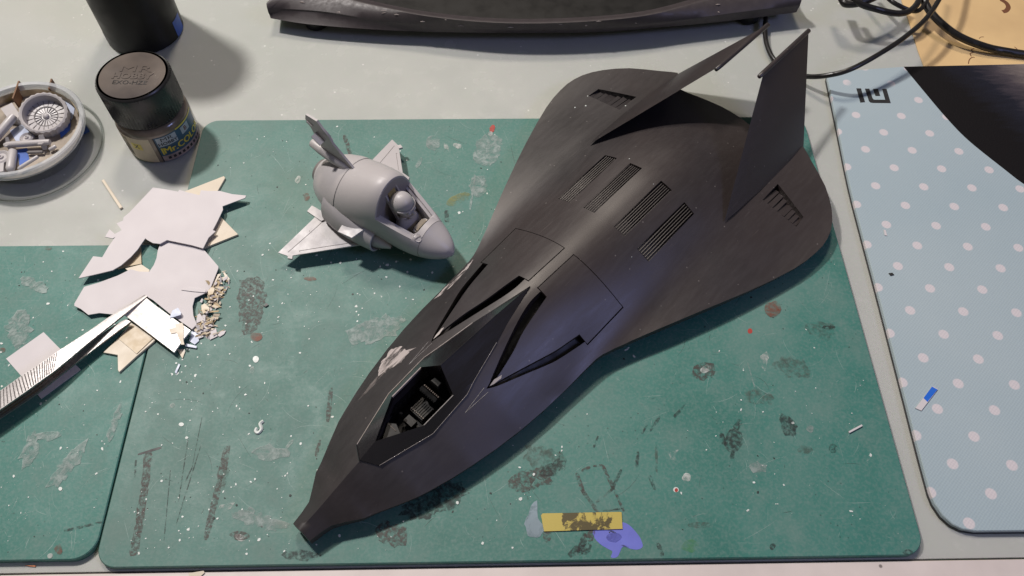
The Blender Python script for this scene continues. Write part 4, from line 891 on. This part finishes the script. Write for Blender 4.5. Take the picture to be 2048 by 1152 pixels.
# roundel ring by the nose
yl, zl = -.62, 2.05
cx = Vector((4.88, yl, 0)); w, zb, zt = secs(4.88); zc = (zb + zt) / 2; h = (zt - zb) / 2
pr = []
for k in range(25):
    a = 2 * math.pi * k / 24; x = 4.86 + .15 * math.cos(a); t = -.72 + .17 * math.sin(a); w, zb, zt = secs(x); zc = (zb + zt) / 2; h = (zt - zb) / 2; pr.append((x, w * math.sin(t), zc + h * math.cos(t)))
MB().tube(pr, .014, 6).obj('round_hatch', M['white'], jet)
# intakes, wings, canards
for s in (1, -1):
    mb = MB(); R = []
    for x, yc, zc, ry_, rz_ in ((.35, 1.10, 1.7, .62, 1.02), (1.0, 1.18, 1.65, .66, .98), (1.7, 1.22, 1.55, .64, .86), (2.4, 1.20, 1.40, .58, .72), (2.95, 1.17, 1.30, .52, .62), (2.97, 1.17, 1.30, .46, .56), (2.6, 1.15, 1.32, .40, .5)):
        R.append([Vector((x, s * (yc + ry_ * math.sin(a)), zc + rz_ * math.cos(a))) for a in np.linspace(0, 2 * math.pi, 29)[:-1]])
    mb.loft(R, True); it = mb.obj('intake', M['grey'], jet, 50)
    mb = MB(); mb.loft([[Vector((x, s * (1.13 + r * math.sin(a)), 1.28 + r * 1.2 * math.cos(a))) for a in np.linspace(0, 2 * math.pi, 21)[:-1]] for x, r in ((2.45, .40), (2.9, .36), (3.3, .24), (3.7, .06))], True); mb.obj('shock_cone', M['grey'], jet, 50)
    # wing: root trailing, root leading, tip
    rt, rl, tf, tr = (-.15, 1.02, 1.18), (2.75, 1.2, .98), (.10, 3.86, .92), (-.38, 3.98, .95)
    y_ = lambda p, dz=0: Vector((p[0], s * p[1], p[2] + dz))
    mb = MB(); tk = .055
    top_ = [y_(rt, tk), y_(rl, tk * .5), y_(tf, tk * .5), y_(tr, tk * .4)]; bt_ = [y_(rt, -tk), y_(rl, -tk), y_(tf, -tk * .4), y_(tr, -tk * .4)]
    mb.add(top_ + bt_, [(0, 1, 2, 3), (7, 6, 5, 4)] + [(i, (i + 1) % 4, 4 + (i + 1) % 4, 4 + i) for i in range(4)]); wg = mb.obj('wing', M['grey'], jet, 25)
    def on(a, b):  # bilinear point on wing top
        p = top_[0].lerp(top_[1], a); q = top_[3].lerp(top_[2], a); return p.lerp(q, b) + Vector((0, 0, .004))
    MB().tube([on(.16, .08), on(.22, .45), on(.5, .93)], .010, 4).obj('panel_line', M['greydark'], wg)
    MB().tube([on(.16, .45), on(.19, .47)], .009, 4).obj('panel_line', M['greydark'], wg)
    MB().tube([on(.92, .18), on(.86, .5), on(.72, .82), on(.80, .83)], .010, 4).obj('panel_line', M['greydark'], wg)
    MB().tube([on(.28, .05), on(.34, .13), on(.62, .10)], .010, 4).obj('panel_line', M['greydark'], wg)
    f1 = MB(); f1.add([top_[0].lerp(top_[3], .1) + Vector((-.55, 0, -.01)), top_[0].lerp(top_[3], .22) + Vector((-.5, 0, -.01)), top_[0].lerp(top_[3], .24) + Vector((.4, 0, .02)), top_[0].lerp(top_[3], .1) + Vector((.6, 0, .02))], [(0, 1, 2, 3)]); P4 = f1.v
    f1 = MB(); f1.prism(P4, -.05, .03); f1.obj('wing_pylon', M['grey'], wg)
    f2 = MB(); f2.prism([(tf[0] - .08, s * (tf[1] - .05)), (tf[0] + .14, s * (tf[1] - .12)), (tf[0] + .24, s * (tf[1] + .02)), (tf[0] + .05, s * (tf[1] + .10))], .86, .96); f2.obj('tip_rail', M['grey'], wg)
    mb = MB(); mb.prism([(1.55, s * 1.42, 2.06), (2.60, s * 1.26, 2.04), (2.34, s * 2.02, 1.92), (1.62, s * 2.10, 1.92)], -.035, .035, .02); mb.obj('canard', M['grey'], jet, 30)
# tail fin and tube
mb = MB(); prof = [(1.35, 3.55), (.22, 4.72), (.12, 5.08), (-.18, 5.38), (-.40, 5.70), (-.98, 5.74), (-1.08, 5.42), (-.86, 5.0), (-.78, 4.7), (-.30, 3.3)]
v = [Vector((x, y, z)) for y in (-.05, .05) for x, z in prof]; k = len(prof); mb.add(v, [tuple(range(k)), tuple(range(2 * k - 1, k - 1, -1))] + [(i, (i + 1) % k, k + (i + 1) % k, k + i) for i in range(k)]); fin = mb.obj('tail_fin', M['grey'], jet, 30)
MB().box((-.42, -.2, 4.78), (.5, .32, .05), Matrix.Rotation(math.radians(38), 3, 'Y')).obj('sensor_tab', M['grey'], fin)
MB().box((-.12, .02, 5.12), (.20, .16, .10), Matrix.Rotation(math.radians(45), 3, 'Y')).obj('sensor_tab', M['grey'], fin); MB().box((.05, .03, 4.9), (.26, .14, .08), Matrix.Rotation(math.radians(45), 3, 'Y')).obj('sensor_tab', M['grey'], fin)
MB().box((-.86, -.02, 5.30), (.30, .18, .09), Matrix.Rotation(math.radians(30), 3, 'Y')).obj('sensor_tab', M['grey'], fin)
mb = MB(); mb.tube([(-1.15, -.02, 3.98), (-1.10, -.02, 3.97), (-.6, -.02, 3.82), (0, -.02, 3.72), (.7, 0, 3.62), (1.0, 0, 3.55)], [.14, .20, .23, .26, .24, .1], 18); mb.obj('tail_tube', M['grey'], jet, 50)
mb = MB(); mb.loft([ring(x, -1.6, 1.0, 30, .022) for x in (-.93, -.5, 0, .5, .95)]); mb.obj('tail_shell', M['grey'], jet, 40)
mb = MB(); mb.box((2.55, .55, 3.72), (.3, .2, .1)); mb.obj('vent_slot', M['greydark'], jet)
MB().lathe([(.62, 0), (.55, -.2), (.4, -.25)], 28, Matrix.Translation((-.93, 0, 2.1)) @ Matrix.Rotation(math.pi / 2, 4, 'Y')).obj('exhaust', M['greydark'], jet)
# ================================================================== PAINT JAR
jar = empty('paint_jar', (-16.9, 9.95, 0), 0, 'small glass paint jar with a black ribbed lid and a blue and yellow label', 'paint jar')
MB().lathe([(1.50, 0), (1.66, .06), (1.72, .2), (1.72, 1.75), (1.62, 2.0), (1.45, 2.12)], 64).obj('glass_body', M['jarglass'], jar, 40)
MB().lathe([(1.50, 2.08), (1.52, 2.22), (1.44, 2.3)], 64).obj('lid_collar', M['lid'], jar, 40)
LR = 1.66; n = 128
mb = MB(); mb.lathe([(LR - .06, 2.26), (LR, 2.32), (LR, 3.98), (LR - .02, 4.06), (LR - .09, 4.12)], 128, None, False, [0, .016, .016, 0, 0]); lid = mb.obj('lid', M['lid'], jar, 60)
lt = MB().lathe([(LR - .09, 4.12), (LR - .19, 4.12), (LR - .22, 4.085), (LR - .26, 4.08), (0.001, 4.08)], 96).obj('lid_top', M['lidtop'], lid, 25)
RT = Matrix.Translation((0.02, .0, 4.082)) @ Matrix.Rotation(math.radians(-2), 4, 'Z')
def emboss(body, size, x, y, mat, sx=1.0, d=.06, b=.018):
    v, f = text_mesh(body, size, d, b); MB().add([RT @ Vector((p.x * sx + x, p.y + y, p.z)) for p in v], f).obj('raised_lettering', mat, lid, 30)
    v, f = text_mesh(body, size, .010, min(b + .02, .024)); MB().add([RT @ Vector((p.x * sx + x + .015, p.y + y - .015, p.z)) for p in v], f).obj('lettering_shade', M['lid'], lid, None)  # contact shade around the letters, painted as a low dark offset copy
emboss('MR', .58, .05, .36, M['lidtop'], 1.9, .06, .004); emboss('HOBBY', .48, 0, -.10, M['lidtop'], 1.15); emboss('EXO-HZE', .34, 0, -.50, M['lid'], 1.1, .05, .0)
for a, b in (((-1.0, -.34), (1.02, -.34)), ((-1.0, -.34), (-1.0, .62)), ((1.02, -.34), (1.02, .62))): MB().tube([RT @ Vector((a[0], a[1], 0)), RT @ Vector((b[0], b[1], 0))], .022, 6).obj('raised_line', M['lidtop'], lid)
JR = 1.724
def wrap(a0, a1, z0, z1, mat, name, r=JR, par=None, n=14):
    mb = MB(); mb.loft([[Vector((r * math.cos(a), r * math.sin(a), z)) for a in np.linspace(math.radians(a0), math.radians(a1), n)] for z in (z0, z1)]); return mb.obj(name, mat, par or jar)
def wtext(body, size, amid, zmid, mat, r=JR + .012, sx=1.0, b=.006, par=None, slant=0):
    v, f = text_mesh(body, size, 0, b); a0 = math.radians(amid)
    return MB().add([Vector((r * math.cos(a0 + p.x * sx / r), r * math.sin(a0 + p.x * sx / r), zmid + p.y)) for p in v], f).obj('printed_lettering', mat, par or jar, None, rec=False)
lb = wrap(-78, 10, .12, 1.72, M['lblue'], 'label', n=24)
wrap(-160, -84, .14, 1.70, M['lcream'], 'warning_label', JR - .001); wrap(-118, -100, .95, 1.35, M['lyellow'], 'hazard_square', JR + .004); wtext('X', .36, -109, 1.14, M['ink'], JR + .010)
wrap(-150, -124, .3, 1.6, mat_stain('drip_stain', (.05, .04, .03), .8, 90), 'paint_drip', JR + .004)
wrap(-74, -42, 1.10, 1.66, M['lwhite'], 'label_plate', JR + .004, lb); wrap(-32, -14, 1.2, 1.62, M['lwhite'], 'label_plate', JR + .004, lb); wrap(-76, 8, .14, .50, M['lpink'], 'label_band', JR + .004, lb, 24)
wrap(-78, -76, .12, 1.72, M['ink'], 'label_border', JR + .006, lb); wrap(-40, 10, 1.70, 1.78, M['lyellow'], 'label_stripe', JR + .003, lb)
wtext('MR', .30, -58, 1.50, M['ink'], sx=1.5, par=lb); wtext('HOBBY', .25, -58, 1.25, M['ink'], sx=1.15, par=lb); wtext('B', .34, -23, 1.41, M['brown'], par=lb)
wtext('Mr.COLOR', .52, -30, .80, M['lyellow'], sx=.98, par=lb); wtext('Mr.COLOR', .52, -29.2, .805, M['lyellow'], r=JR + .013, sx=.98, par=lb); wtext('Mr.COLOR', .52, -30.4, .81, M['lyellow'], r=JR + .014, sx=.98, par=lb); wrap(-73, -70.5, .58, 1.02, M['lyellow'], 'label_bar', JR + .010, lb)
for k in range(9): wrap(-68 + k * 8, -63.5 + k * 8, .24, .40, M['ink'], 'label_stroke', JR + .010, lb, 4)
# ================================================================== PLASTIC DISH WITH KIT PARTS
DC = at(35, 253, 1.55); dx, dy = DC.x, DC.y
dish = empty('plastic_dish', (dx, dy, 0), 0, 'round clear plastic dish with a frosted rim, holding grey kit parts, at the left edge', 'dish')
MB().lathe([(2.20, .012), (2.26, .06), (2.34, .80)], 80, None, False).obj('clear_wall', M['clear'], dish, 40)
MB().lathe([(3.20, 0.0), (3.30, .03), (3.34, .10), (3.28, .15), (3.18, .08)], 80, None, False).obj('clear_base', M['clear'], dish, 40)
MB().lathe([(2.30, .80), (2.66, .84), (2.86, 1.02), (2.98, 1.22), (3.03, 1.5), (2.97, 1.56), (2.80, 1.54), (2.74, 1.4), (2.68, 1.0)], 80, None, False).obj('frosted_rim', M['frost'], dish, 50)
MB().lathe([(2.62, .86), (2.66, .94), (0.001, .94)], 60).obj('inner_floor', plain('dish_floor', (.17, .13, .10), .6, .3, 70, c2=(.42, .36, .29)), dish, 40)
mb = MB(); R = []
for a in np.linspace(.4, 3.0, 40): R.append([Vector((r * math.cos(a), r * math.sin(a), z + .05 * noise.noise(Vector((a * 6, z * 4, 1))))) for r, z in ((2.64, .93), (2.61, 1.15), (2.64, 1.36), (2.68, 1.28))])
mb.loft(R); mb.obj('dried_residue', M['crust'], dish, 60)
FZ = .95
def loc(px, py, z=FZ): return at(px, py, z)
# dividers fixed in the dish
for a, b, h in (((38, 215), (50, 180), .62), ((107, 192), (112, 172), .5)):
    p, q = loc(*a), loc(*b); d = (q - p).normalized(); nn = Vector((-d.y, d.x, 0)) * .04; o = Vector((dx, dy, 0))
    MB().prism([tuple(x) for x in ((p - nn - o).xy, (q - nn - o).xy, (q + nn - o).xy, (p + nn - o).xy)], FZ, FZ + h, .01).obj('divider', M['wood'], dish)
def part(name, label, cat, pos, rz=0, grp=None): return empty(name, pos, rz, label, cat, grp)
# round spoked cover
wp = loc(95, 236, FZ + .25); rw = part('round_cover', 'round grey fluted cover with a spoked face, largest part in the dish', 'kit part', (wp.x, wp.y, FZ + .18), 0)
TL = Matrix.Rotation(math.radians(14), 4, 'X') @ Matrix.Rotation(math.radians(8), 4, 'Y')
mb = MB(); mb.lathe([(.92, 0), (1.03, .06), (1.08, .62), (1.0, .66), (.93, .62), (.90, .28), (.86, .22)], 48, TL, False, [.0, .02, .022, .01, 0, 0, 0]); mb.obj('fluted_wall', M['grey'], rw, 35)
sp = MB().lathe([(.92, .18), (.90, .22), (.55, .26), (.52, .23), (.18, .25), (.001, .25)], 48, TL).obj('spoked_disc', M['grey'], rw, 30)
for k in range(20):
    a = 2 * math.pi * k / 20; MB().tube([TL @ Vector((.2 * math.cos(a), .2 * math.sin(a), .26)), TL @ Vector((.86 * math.cos(a), .86 * math.sin(a), .25))], .018, 4).obj('spoke', M['greydark'], sp)
MB().tube([TL @ Vector((.52 * math.cos(a), .52 * math.sin(a), .262)) for a in np.linspace(0, 2 * math.pi, 33)], .018, 5).obj('spoke_ring', M['greydark'], sp)
hb = MB(); ellp(hb, (0, 0, .27), (.15, .15, .12), 16, 8); MB().add([TL @ p for p in hb.v], hb.f).obj('hub', M['grey'], sp, 60)
def rod(name, label, a, b, za_, zb_, r, cat='kit part', fins=0, mat='grey', rad=None):
    p, q = at(a[0], a[1], za_), at(b[0], b[1], zb_); o = empty(name, (p.x, p.y, min(za_, zb_) - r), 0, label, cat); O = Vector((p.x, p.y, min(za_, zb_) - r)); d = (q - p)
    MB().tube([p - O, p - O + d * .06, p - O + d * .12, p - O + d * .9, q - O], [r * .5, r * .85, r, r, r * .9], 16).obj('tube_body', M[mat], o, 50)
    t = d.normalized(); s_ = t.cross(Vector((0, 0, 1))).normalized(); u_ = s_.cross(t)
    for k in range(fins):
        for c in (.06, .78):
            a_ = math.pi / 2 * k + .6; w = (s_ * math.cos(a_) + u_ * math.sin(a_)); th = t.cross(w) * .025; b0 = p - O + d * c; L = .28 if c > .5 else .18
            P = [b0 + w * r * .8, b0 + t * L + w * r * .8, b0 + t * L * .9 + w * (r + .22), b0 + t * .04 + w * (r + .20)]
            MB().add([x + th for x in P] + [x - th for x in P], [(0, 1, 2, 3), (7, 6, 5, 4)] + [(i, (i + 1) % 4, 4 + (i + 1) % 4, 4 + i) for i in range(4)]).obj('fin', M[mat], o, None)
    return o
rod('missile', 'grey toy missile with square fins lying below the round cover in the dish', (8, 290), (100, 284), FZ + .32, FZ + .32, .15, fins=4)
rod('grey_tube', 'thick grey tube slanting across the left side of the dish', (-12, 280), (28, 232), FZ + .35, FZ + .55, .20)
rod('grey_tube', 'upright-lying grey half tube near the lower rim of the dish, beside the disc part', (20, 342), (26, 302), FZ + .22, FZ + .22, .20)
rod('thin_rod', 'thin pale grey rod against the lower right rim of the dish', (36, 338), (76, 313), FZ + .25, FZ + .3, .09)
rod('thin_rod', 'short dark grey rod under the missile in the dish', (54, 305), (86, 304), FZ + .15, FZ + .15, .08, mat='greydark')
rod('grey_peg', 'small grey peg at the right end of the missile in the dish', (98, 300), (112, 292), FZ + .16, FZ + .2, .09)
def wheel(px, py, r, label, z=FZ + .05):
    p = at(px, py, z); o = empty('wheel_part', (p.x, p.y, z), 0, label, 'kit part'); MB().lathe([(r, 0), (r, .14), (r * .8, .2), (r * .55, .12), (r * .3, .12), (r * .26, .2), (.001, .2)], 28).obj('tyre', M['grey'], o, 30)
    MB().lathe([(r * .12, .2), (r * .12, .215), (.001, .215)], 12).obj('axle_hole', M['greydark'], o)
wheel(56, 279, .32, 'small grey wheel lying between the round cover and the missile'); wheel(5, 318, .42, 'grey disc part with stepped rings at the lower left of the dish', FZ + .15)
def bflat(name, pts, z, th, mat, label, cat): return flat(name, pts, mat, th, z, label, cat)
bflat('grey_block', [(-10, 332), (14, 330), (13, 350), (2, 352), (-10, 350)], FZ + .02, .28, M['grey'], 'flat grey block below the disc part at the lower left of the dish', 'kit part')
bflat('grey_block', [(8, 226), (30, 214), (46, 238), (40, 250), (24, 248)], FZ + .01, .3, M['grey'], 'grey bracket part between the thick tube and the brown divider', 'kit part')
bflat('blue_tape', [(20, 262), (60, 238), (86, 252), (70, 272), (34, 286)], FZ + .004, .012, M['palechip'], 'pale blue tape patch under the grey parts in the dish', 'tape')
bflat('blue_tape', [(112, 205), (130, 192), (150, 215), (146, 235), (128, 262), (112, 258)], FZ + .004, .012, M['palechip'], 'pale blue tape patch right of the round cover in the dish', 'tape')
bflat('blue_tape', [(34, 300), (54, 296), (60, 325), (40, 335)], FZ + .004, .014, M['bluetape'], 'dark blue tape patch near the lower rim of the dish', 'tape')
bflat('blue_tape', [(118, 255), (142, 238), (140, 260), (122, 276)], FZ + .02, .014, M['bluetape'], 'dark blue tape patch right below the round cover in the dish', 'tape')
bflat('blue_tape', [(146, 252), (168, 243), (180, 263), (158, 274)], .16, .014, M['bluetape'], 'blue tape piece sticking out under the right side of the dish', 'tape')
# ================================================================== OFFCUTS, TWEEZERS, SHAVINGS
g36 = zz(3.6, 140, 340); g384 = zz(3.84, 0, 560); g48 = zz(4.8, 240, 520)
MS = M['white']; MC = M['cream']
flat('plastic_rod', g36((232, 84), (250, 74), (384, 276), (364, 288)), MC, .10, .01, 'thin cream plastic rod lying on the table between the dish and the sheets', 'plastic rod', bev=.02)
flat('card_offcut', g36((1112, 52), (1122, 66), (1060, 175), (800, 330), (690, 250), (840, 158)), MC, .10, ZM + .012, 'cream plastic offcut with its pointed end under the top of the white sheet', 'offcut', 'cream plastic offcuts', .015)
flat('card_offcut', g36((1085, 340), (1215, 472), (968, 572), (840, 470)), MC, .10, ZM + .012, 'cream square offcut corner sticking out right of the white sheets', 'offcut', 'cream plastic offcuts', .015)
flat('card_offcut', g36((512, 540), (520, 682), (345, 716), (330, 640)), M['tan'], .08, ZM + .012, 'tan offcut seen through the gap left of the hole between the white sheets', 'offcut', 'cream plastic offcuts', .012)
flat('card_offcut', g36((515, 682), (575, 722), (560, 760), (440, 742), (400, 712)), MC, .03, ZM + .095, 'small cream flake below the tan offcut in the gap between the white sheets', 'offcut')
flat('plastic_sheet', g36((960, 570), (1070, 698), (1070, 712), (1015, 850), (985, 885), (900, 925), (884, 985), (890, 1050), (915, 1115), (880, 1150), (730, 1045), (600, 940), (540, 905), (330, 1045), (215, 1033), (135, 1046), (80, 1003), (35, 982), (35, 965), (105, 845), (210, 815), (290, 785), (345, 765), (440, 718), (500, 735), (572, 737), (605, 690), (625, 640), (635, 580), (655, 530), (700, 480), (860, 500)), MS, .045, ZM + .16, 'lower white styrene sheet cut into a curved shape, under the tweezer tip', 'styrene sheet', 'cut white styrene sheets')
up_ = flat('plastic_sheet', g36((600, 130), (700, 145), (780, 160), (790, 147), (860, 168), (935, 185), (945, 150), (1000, 155), (1080, 155), (1170, 178), (1270, 188), (1262, 205), (1180, 235), (1100, 265), (1103, 290), (1065, 370), (1030, 437), (1050, 445), (1000, 490), (960, 568), (880, 545), (700, 508), (650, 535), (600, 530), (560, 508), (545, 496), (520, 530), (490, 575), (440, 630), (370, 690), (310, 725), (200, 752), (65, 783), (170, 625), (235, 632), (280, 555), (330, 485), (310, 497), (255, 485), (288, 430), (325, 465), (375, 437), (338, 388), (385, 368), (388, 345), (430, 310), (520, 215)), MS, .045, ZM + .30, 'upper white styrene sheet with a pointed tail, overlapping the lower sheet', 'styrene sheet', 'cut white styrene sheets')
flat('plastic_rectangle', [(13, 718), (88, 665), (162, 740), (83, 798)], MS, .04, ZM + .006, 'white plastic rectangle lying under the tweezers on the left mat', 'styrene sheet')
flat('card_strip', g384((800, 565), (910, 460), (1015, 335), (1200, 455), (1195, 475), (1060, 590), (922, 716), (912, 700), (910, 585)), MC, .10, ZM + .012, 'cream plastic strip with a notched arrow-like end below the white plate', 'offcut', bev=.015)
flat('tape_patch', g384((915, 455), (1022, 338), (1176, 450), (1050, 568)), M['tan'], .02, ZM + .125, 'tan tape patch stuck on the notched cream strip', 'tape')
flat('white_plate', g48((250, 362), (330, 430), (500, 555), (684, 682), (620, 760), (524, 894), (135, 600), (38, 530)), M['plate'], .07, ZM + .26, 'glossy white plastic plate held under the tweezer tip', 'plastic plate', bev=.012)
# chips big enough to tell apart
ZC_ = ZM + .02; ZS = ZM + .21; ZPL = ZM + .335
for pts, mt, z, lab in (
    (g48((478, 560), (505, 488), (560, 462), (590, 510), (585, 530), (520, 550)), 'palechip', ZPL, 'pale grey-blue chip lying half on the white plate edge'),
    (g48((472, 668), (535, 650), (530, 620), (600, 605), (615, 640), (610, 770), (620, 815), (590, 815), (545, 700), (490, 712)), 'cream', ZPL, 'translucent cream curled flake lying on the right end of the white plate'),
    (g48((550, 862), (622, 858), (628, 880), (602, 950)), 'cream', ZC_, 'cream triangular chip below the right end of the white plate'),
    (g48((855, 665), (925, 660), (938, 735), (865, 770)), 'white', ZC_, 'white four-sided chip with a small hole at the lower end of the shavings'),
    (g48((945, 705), (980, 685), (1020, 682), (1000, 715), (960, 740), (942, 730)), 'white', ZC_, 'white leaf-shaped chip right of the shavings'),
    (g48((590, 290), (650, 268), (825, 285), (828, 300), (820, 314), (700, 305)), 'white', ZS, 'long thin white sliver lying on the lower white sheet'),
    (g48((665, 780), (690, 690), (735, 650), (755, 660), (760, 780), (720, 815)), 'palechip', ZC_, 'pale blue curled strip right of the white plate end'),
    (g48((625, 830), (640, 805), (740, 830), (735, 850)), 'palechip', ZC_ + .03, 'short pale blue bar chip right of the white plate corner'),
    (g48((735, 610), (745, 530), (770, 515), (805, 580)), 'white', ZC_ + .10, 'white triangular chip leaning at the tip of the lower white sheet'),
    (g48((782, 440), (815, 420), (858, 460), (860, 490), (800, 520), (785, 480)), 'tan', ZC_ + .14, 'tan crumpled flake in the middle of the shavings'),
    (g48((985, 110), (1000, 112), (1056, 185), (1050, 195), (940, 192), (945, 180), (1010, 165)), 'cream', ZC_ + .03, 'cream bent chip at the upper end of the shavings'),
    (g48((890, 250), (940, 140), (975, 135), (945, 175), (900, 260)), 'cream', ZC_ + .06, 'cream sliver standing beside the right corner of the lower white sheet'),
    (g48((755, 660), (805, 740), (750, 760)), 'white', ZC_ + .02, 'white triangular chip between the pale blue strip and the shavings'),
    (g48((845, 300), (885, 262), (912, 275), (895, 330), (850, 340)), 'tan', ZC_ + .18, 'tan round-edged flake at the edge of the lower white sheet'),
    (g48((850, 575), (895, 555), (885, 580), (850, 605)), 'cream', ZC_ + .02, 'small cream triangle right of the shavings pile')):
    flat('plastic_chip', pts, M[mt], .035, z, lab, 'plastic chip', 'plastic chips around the shavings')
o_ = up_
fl_ = at(373, 579, ZS + .04); q = [at(p[0], p[1], ZS + .037) for p in g48((640, 275), (682, 270), (662, 296))]
# shavings: uncountable
r = random.Random(11); bms = {k: MB() for k in ('cream', 'white', 'tan', 'speckdark')}
path = [(435, 560), (440, 580), (428, 595), (420, 615), (412, 640), (420, 655), (400, 660)]
for i in range(230):
    t = r.random() * (len(path) - 1); k = int(t); a, b = path[k], path[min(k + 1, len(path) - 1)]; f = t - k
    p = at(a[0] + (b[0] - a[0]) * f + r.gauss(0, 8), a[1] + (b[1] - a[1]) * f + r.gauss(0, 7), ZM)
    L = r.uniform(.06, .34) * (1 if r.random() < .5 else .5); w = r.uniform(.02, .10); an = r.choice((.9, 1.0, -.3, 2.2)) + r.gauss(0, .5); z = ZM + .02 + abs(r.gauss(0, .06))
    rot = Matrix.Rotation(an, 3, 'Z') @ Matrix.Rotation(r.gauss(0, .35), 3, 'Y') @ Matrix.Rotation(r.gauss(0, .3), 3, 'X')
    m_ = r.choice(('cream', 'cream', 'white', 'white', 'tan', 'speckdark'))
    if m_ == 'speckdark': L *= .4; z = ZM + .01
    pr = [Vector((-L, -w, 0)), Vector((L * r.uniform(.5, 1), -w * r.uniform(.2, 1), 0)), Vector((L, w * r.uniform(0, 1), 0)), Vector((-L * r.uniform(.4, 1), w, 0))]
    top_ = [p + Vector((0, 0, z - ZM)) + rot @ x for x in pr]; up = Vector((0, 0, .022)); bms[m_].add(top_ + [x + up for x in top_], [(3, 2, 1, 0), (4, 5, 6, 7)] + [(i_, (i_ + 1) % 4, 4 + (i_ + 1) % 4, 4 + i_) for i_ in range(4)])
sv = MB(); mi = []
for j, k in enumerate(bms): sv.add(bms[k].v, bms[k].f); mi += [j] * len(bms[k].f)
o_ = ob('plastic_shavings', sv.v, sv.f, None, None, None, mats=[M[k] for k in bms], mi=mi); tag(o_, 'heap of cream and white plastic shavings beside the lower white sheet', 'shavings', kind='stuff')
# tweezers
tw = empty('tweezers', tuple(at(120, 760, ZM)), 0, 'steel tweezers with a ridged grip lying over the white plate at the left', 'tweezers')
TO = at(120, 760, ZM)
def arm(tope, bote, th, mat):
    """upper and lower photo edges with heights -> a tapered bar"""
    A_ = spline([at(*p) for p in tope], 6); B_ = spline([at(*p) for p in bote], 6); rows = []
    for a, b in zip(A_, B_):
        dn = Vector((0, 0, -th)); m = (a + b) / 2 + Vector((0, 0, .015)); rows.append([a - TO, m - TO, b - TO, b + dn - TO, a + dn - TO])
    mb = MB().loft(rows, True); k = len(rows) * 5; mb.f += [(4, 3, 2, 1, 0), tuple(range(k - 5, k))]; return mb.obj('arm', mat, tw, 30), A_, B_
g = lambda x, y, z: (x / 3.84, 560 + y / 3.84, z)
a1, A1, B1 = arm([g(-160, 955, 1.15), g(0, 850, 1.15), g(165, 735, 1.15), g(330, 625, 1.12), g(470, 530, 1.08), g(670, 400, .98), g(860, 268, .85), g(1000, 182, .75), g(1112, 113, .66)], [g(-160, 1105, 1.15), g(0, 995, 1.15), g(200, 855, 1.15), g(330, 760, 1.12), g(440, 680, 1.08), g(690, 472, .98), g(880, 322, .85), g(1020, 210, .75), g(1132, 124, .66)], .09, M['steel'])
a2, A2, B2_ = arm([g(-160, 1105, .70), g(0, 1000, .70), g(200, 858, .70), g(330, 765, .70), g(440, 683, .70), g(640, 520, .70), g(800, 400, .70), g(900, 335, .70), g(965, 302, .70)], [g(-160, 1165, .70), g(0, 1062, .70), g(170, 950, .70), g(320, 845, .70), g(440, 750, .70), g(620, 610, .70), g(800, 470, .70), g(920, 380, .70), g(1004, 320, .70)], .07, M['steel'])
for k in range(26):
    t = .04 + k * .0165; i = int(t * (len(A1) - 1) * 1.05); f = t * (len(A1) - 1) * 1.05 - i; a = A1[i].lerp(A1[i + 1], f); b = B1[i].lerp(B1[i + 1], f); d = (A1[i + 1] - A1[i]).normalized() * .022
    c = (a + b) / 2 + Vector((0, 0, .015))
    P = [a.lerp(b, .04), c, a.lerp(b, .96)]; rows = [[p - d - TO, p + Vector((0, 0, .016)) - TO, p + d - TO] for p in P]; MB().loft(rows).obj('grip_ridge', M['steel'], a1, None)
st_ = MB(); rows = []
for i in range(6, 27): rows.append([A2[i] + Vector((0, 0, .012)) - TO, A2[i].lerp(B2_[i], .8) + Vector((0, 0, .014)) - TO])
st_.loft(rows); st_.obj('rust_stain', mat_stain('rust_patch', (.24, .17, .09), .95, 120), a2, None)
